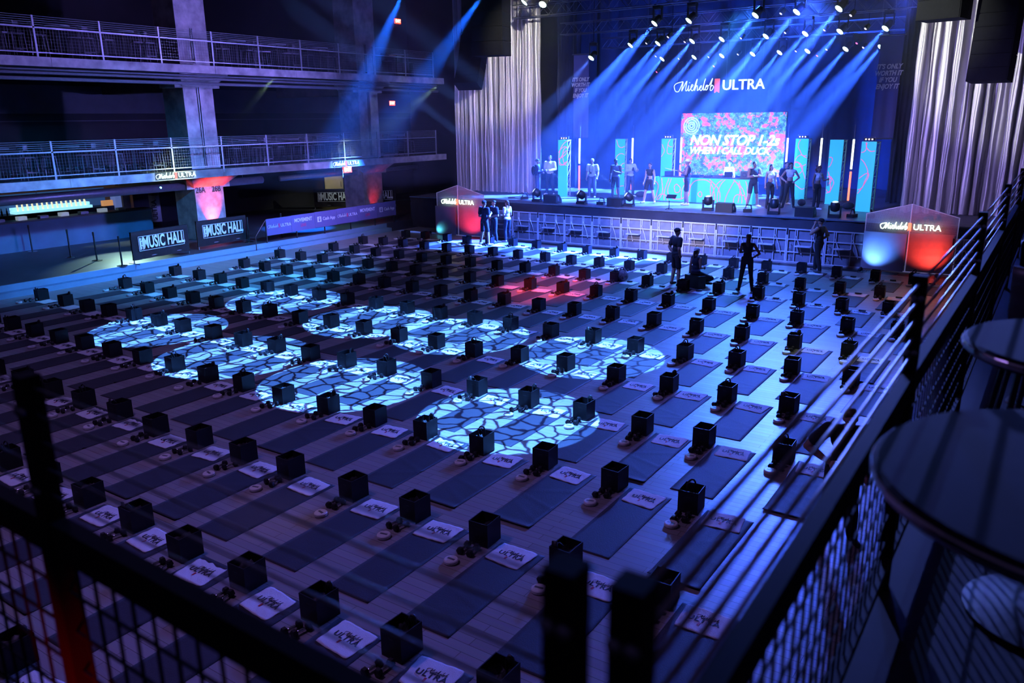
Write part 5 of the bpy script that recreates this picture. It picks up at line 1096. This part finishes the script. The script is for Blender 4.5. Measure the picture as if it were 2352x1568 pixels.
MB().box(-.3, .3, -.15, .15, 0, .38).build('low_bench', m_black, loc=(-8.75, 22.88, 0), rz=R(-25), label='low black box under the sitting person', cat='box')
# ---------------------------------------------------------------- near balcony on the right
ZB = 3.2
structure('balcony_floor_right', MB().box(-.42, 7, -3, 33, 2.93, ZB), m_nrail)
structure('balcony_floor_near', MB().box(-9, -.42, -3, .86, 2.93, ZB), m_nrail)
def near_rail(P, label, rr=.0055):
    t = thing('balcony_railing', (P[0][0], P[0][1], ZB), 0, label, 'railing', 'railings of the near balcony')
    o = Vector((P[0][0], P[0][1], 0)); Q = [Vector((x, y, 0))-o for x, y in P]
    for q in Q:
        b = MB().box(q.x-.023, q.x+.023, q.y-.023, q.y+.023, 0, 1.25); b.cur = 1
        for z in (1.17, .97): 
            for sx in (-1, 1): b.lathe([(.011, 0), (.011, .006), (.004, .009)], 10, c=(q.x+sx*.012, q.y-.024, z), M=Matrix.Rotation(pi/2, 4, 'X'))
        b.build('post', [m_nrail, m_cable], t)
    for a, c in zip(Q[:-1], Q[1:]):
        d = (c-a); L = d.length; d.normalize(); ang = math.atan2(d.y, d.x); M = Matrix.Translation(a) @ Matrix.Rotation(ang, 4, 'Z')
        r = MB()
        for k in range(5): r.tube([M @ Vector((0, 0, .955+k*.067)), M @ Vector((L, 0, .955+k*.067))], rr, 8)
        r.build('rod', m_cable, t, smooth=True)
        b = MB().box(0, L, -.02, .02, .80, .89, M); b.build('middle_rail', m_nrail, t)
        b = MB().box(0, L, -.02, .02, .10, .14, M); b.build('bottom_rail', m_nrail, t)
        mb = MB(); mesh_grid(mb, a, d, L, .12, .81, .078, .0032, .10); mb.build('mesh_panel', m_nrail, t)
    return t
near_rail([(-.365, .80), (-.358, 3.12), (-.335, 5.37), (-.33, 7.6), (-.32, 9.85), (-.32, 12.1), (-.32, 14.35), (-.32, 16.6), (-.32, 18.85), (-.32, 21.1), (-.32, 23.35), (-.32, 25.6), (-.32, 27.9)], 'black railing with rods and wire mesh running along the right balcony')
near_rail([(-.455, .79), (-1.90, .82), (-4.15, .85), (-6.4, .88)], 'black railing with rods and wire mesh across the near left corner', .003)
lamp('red_post_light', 'SPOT', (-1.62, .35, 3.28), (-1.90, .80, 3.62), 3.0, (1, 0, 0), 40, 1, .02)
lamp('rail_glint', 'SPOT', (-7, 24, 10), (-.3, 3.0, 4.2), 900, (.12, .25, 1), 16, 1, .1)
def near_table(loc, r_, label):
    t = thing('high_table', loc, 0, label, 'table', 'dark round tables on the near balcony')
    MB().lathe([(r_-.01, 1.0), (r_, 1.008), (r_, 1.035), (r_-.012, 1.045)], 48).build('table_top', mat('matt black table top', (.010, .008, .010), .8, spec=.25, noise=(9, .7)), t)
    MB().lathe([(r_+.001, 1.012), (r_+.004, 1.016), (r_+.004, 1.030), (r_+.001, 1.034)], 48).build('metal_edge', m_chrome, t)
    MB().lathe([(.035, .03), (.035, 1.0)], 14).build('pedestal', m_rail, t); MB().lathe([(.28, 0), (.28, .015), (.06, .05)], 30).build('base', m_rail, t)
def near_stool(loc, rz, label):
    t = thing('bar_stool', loc, rz, label, 'stool', 'dark bar stools on the near balcony')
    b = MB(); b.lathe([(.15, .74), (.2, .755), (.205, .79), (.18, .815), (.05, .80)], 28); b.build('seat', mat('glossy dark leather', (.10, .10, .13), .35, noise=(9, .7)), t, smooth=True)
    vs = []; fs = []; n = 16
    for j in range(6):
        for i in range(n+1):
            a = pi*(.12+.76*i/n); rr = .2+.02*j/5; vs.append((rr*cos(a), rr*sin(a), .80+.07*j))
    for j in range(5):
        for i in range(n): q = j*(n+1)+i; fs.append((q, q+1, q+n+2, q+n+1))
    m_ = len(vs); vs += [(x*.9, y*.9, z) for x, y, z in vs]; fs += [tuple(i+m_ for i in f)[::-1] for f in fs] + [(5*(n+1)+i, 5*(n+1)+i+1, m_+5*(n+1)+i+1, m_+5*(n+1)+i) for i in range(n)]
    MB().add(vs, fs).build('backrest', mat('glossy dark leather', (.10, .10, .13), .35), t, smooth=True)
    for sx in (-1, 1):
        for sy in (-1, 1): MB().tube([(sx*.12, sy*.12, .75), (sx*.19, sy*.19, 0)], .014, 8).build('leg', m_rail, t)
    MB().tube([(.17*cos(a*pi/10), .17*sin(a*pi/10), .28) for a in range(21)], .01, 6, cap=False).build('footrest', m_steel, t)
near_table((.215, 2.02, ZB-.02), .50, 'large round black table beside the near railing, nearest the camera')
near_stool((.30, 1.25, ZB), R(200), 'dark bar stool tucked at the near side of the large round table')
near_table((.19, 3.22, ZB), .40, 'second round black table along the right railing')
near_stool((.62, 2.62, ZB), R(160), 'dark curved-back stool right of the gap between the two nearest tables')
near_stool((.06, 4.25, ZB), R(195), 'dark curved-back stool just beyond the second round table')
near_stool((.10, 4.95, ZB), R(15), 'dark curved-back stool, second beyond the second round table')
near_table((.24, 5.9, ZB), .38, 'third round black table along the right railing')
near_stool((.12, 6.75, ZB), R(10), 'dark curved-back stool beyond the third round table')
near_stool((.12, 7.6, ZB), R(170), 'dark curved-back stool before the fourth round table')
near_table((.28, 8.5, ZB), .38, 'fourth round black table along the right railing')
near_stool((.2, 9.3, ZB), R(10), 'dark curved-back stool beyond the fourth round table')
MB().box(.15, .75, 9.9, 10.4, ZB, ZB+1.1).build('dark_cabinet', m_black, label='tall dark cabinet far along the right balcony', cat='cabinet')
lamp('near_stool_light', 'SPOT', (-8, 20, 9), (.2, 4.2, 4.0), 500, (.15, .22, 1), 12, 1, .08)
lamp('near_warm_light', 'SPOT', (4, 14, 6), (1.5, 6, 3.2), 6, (1, .7, .35), 60, 1, .05)
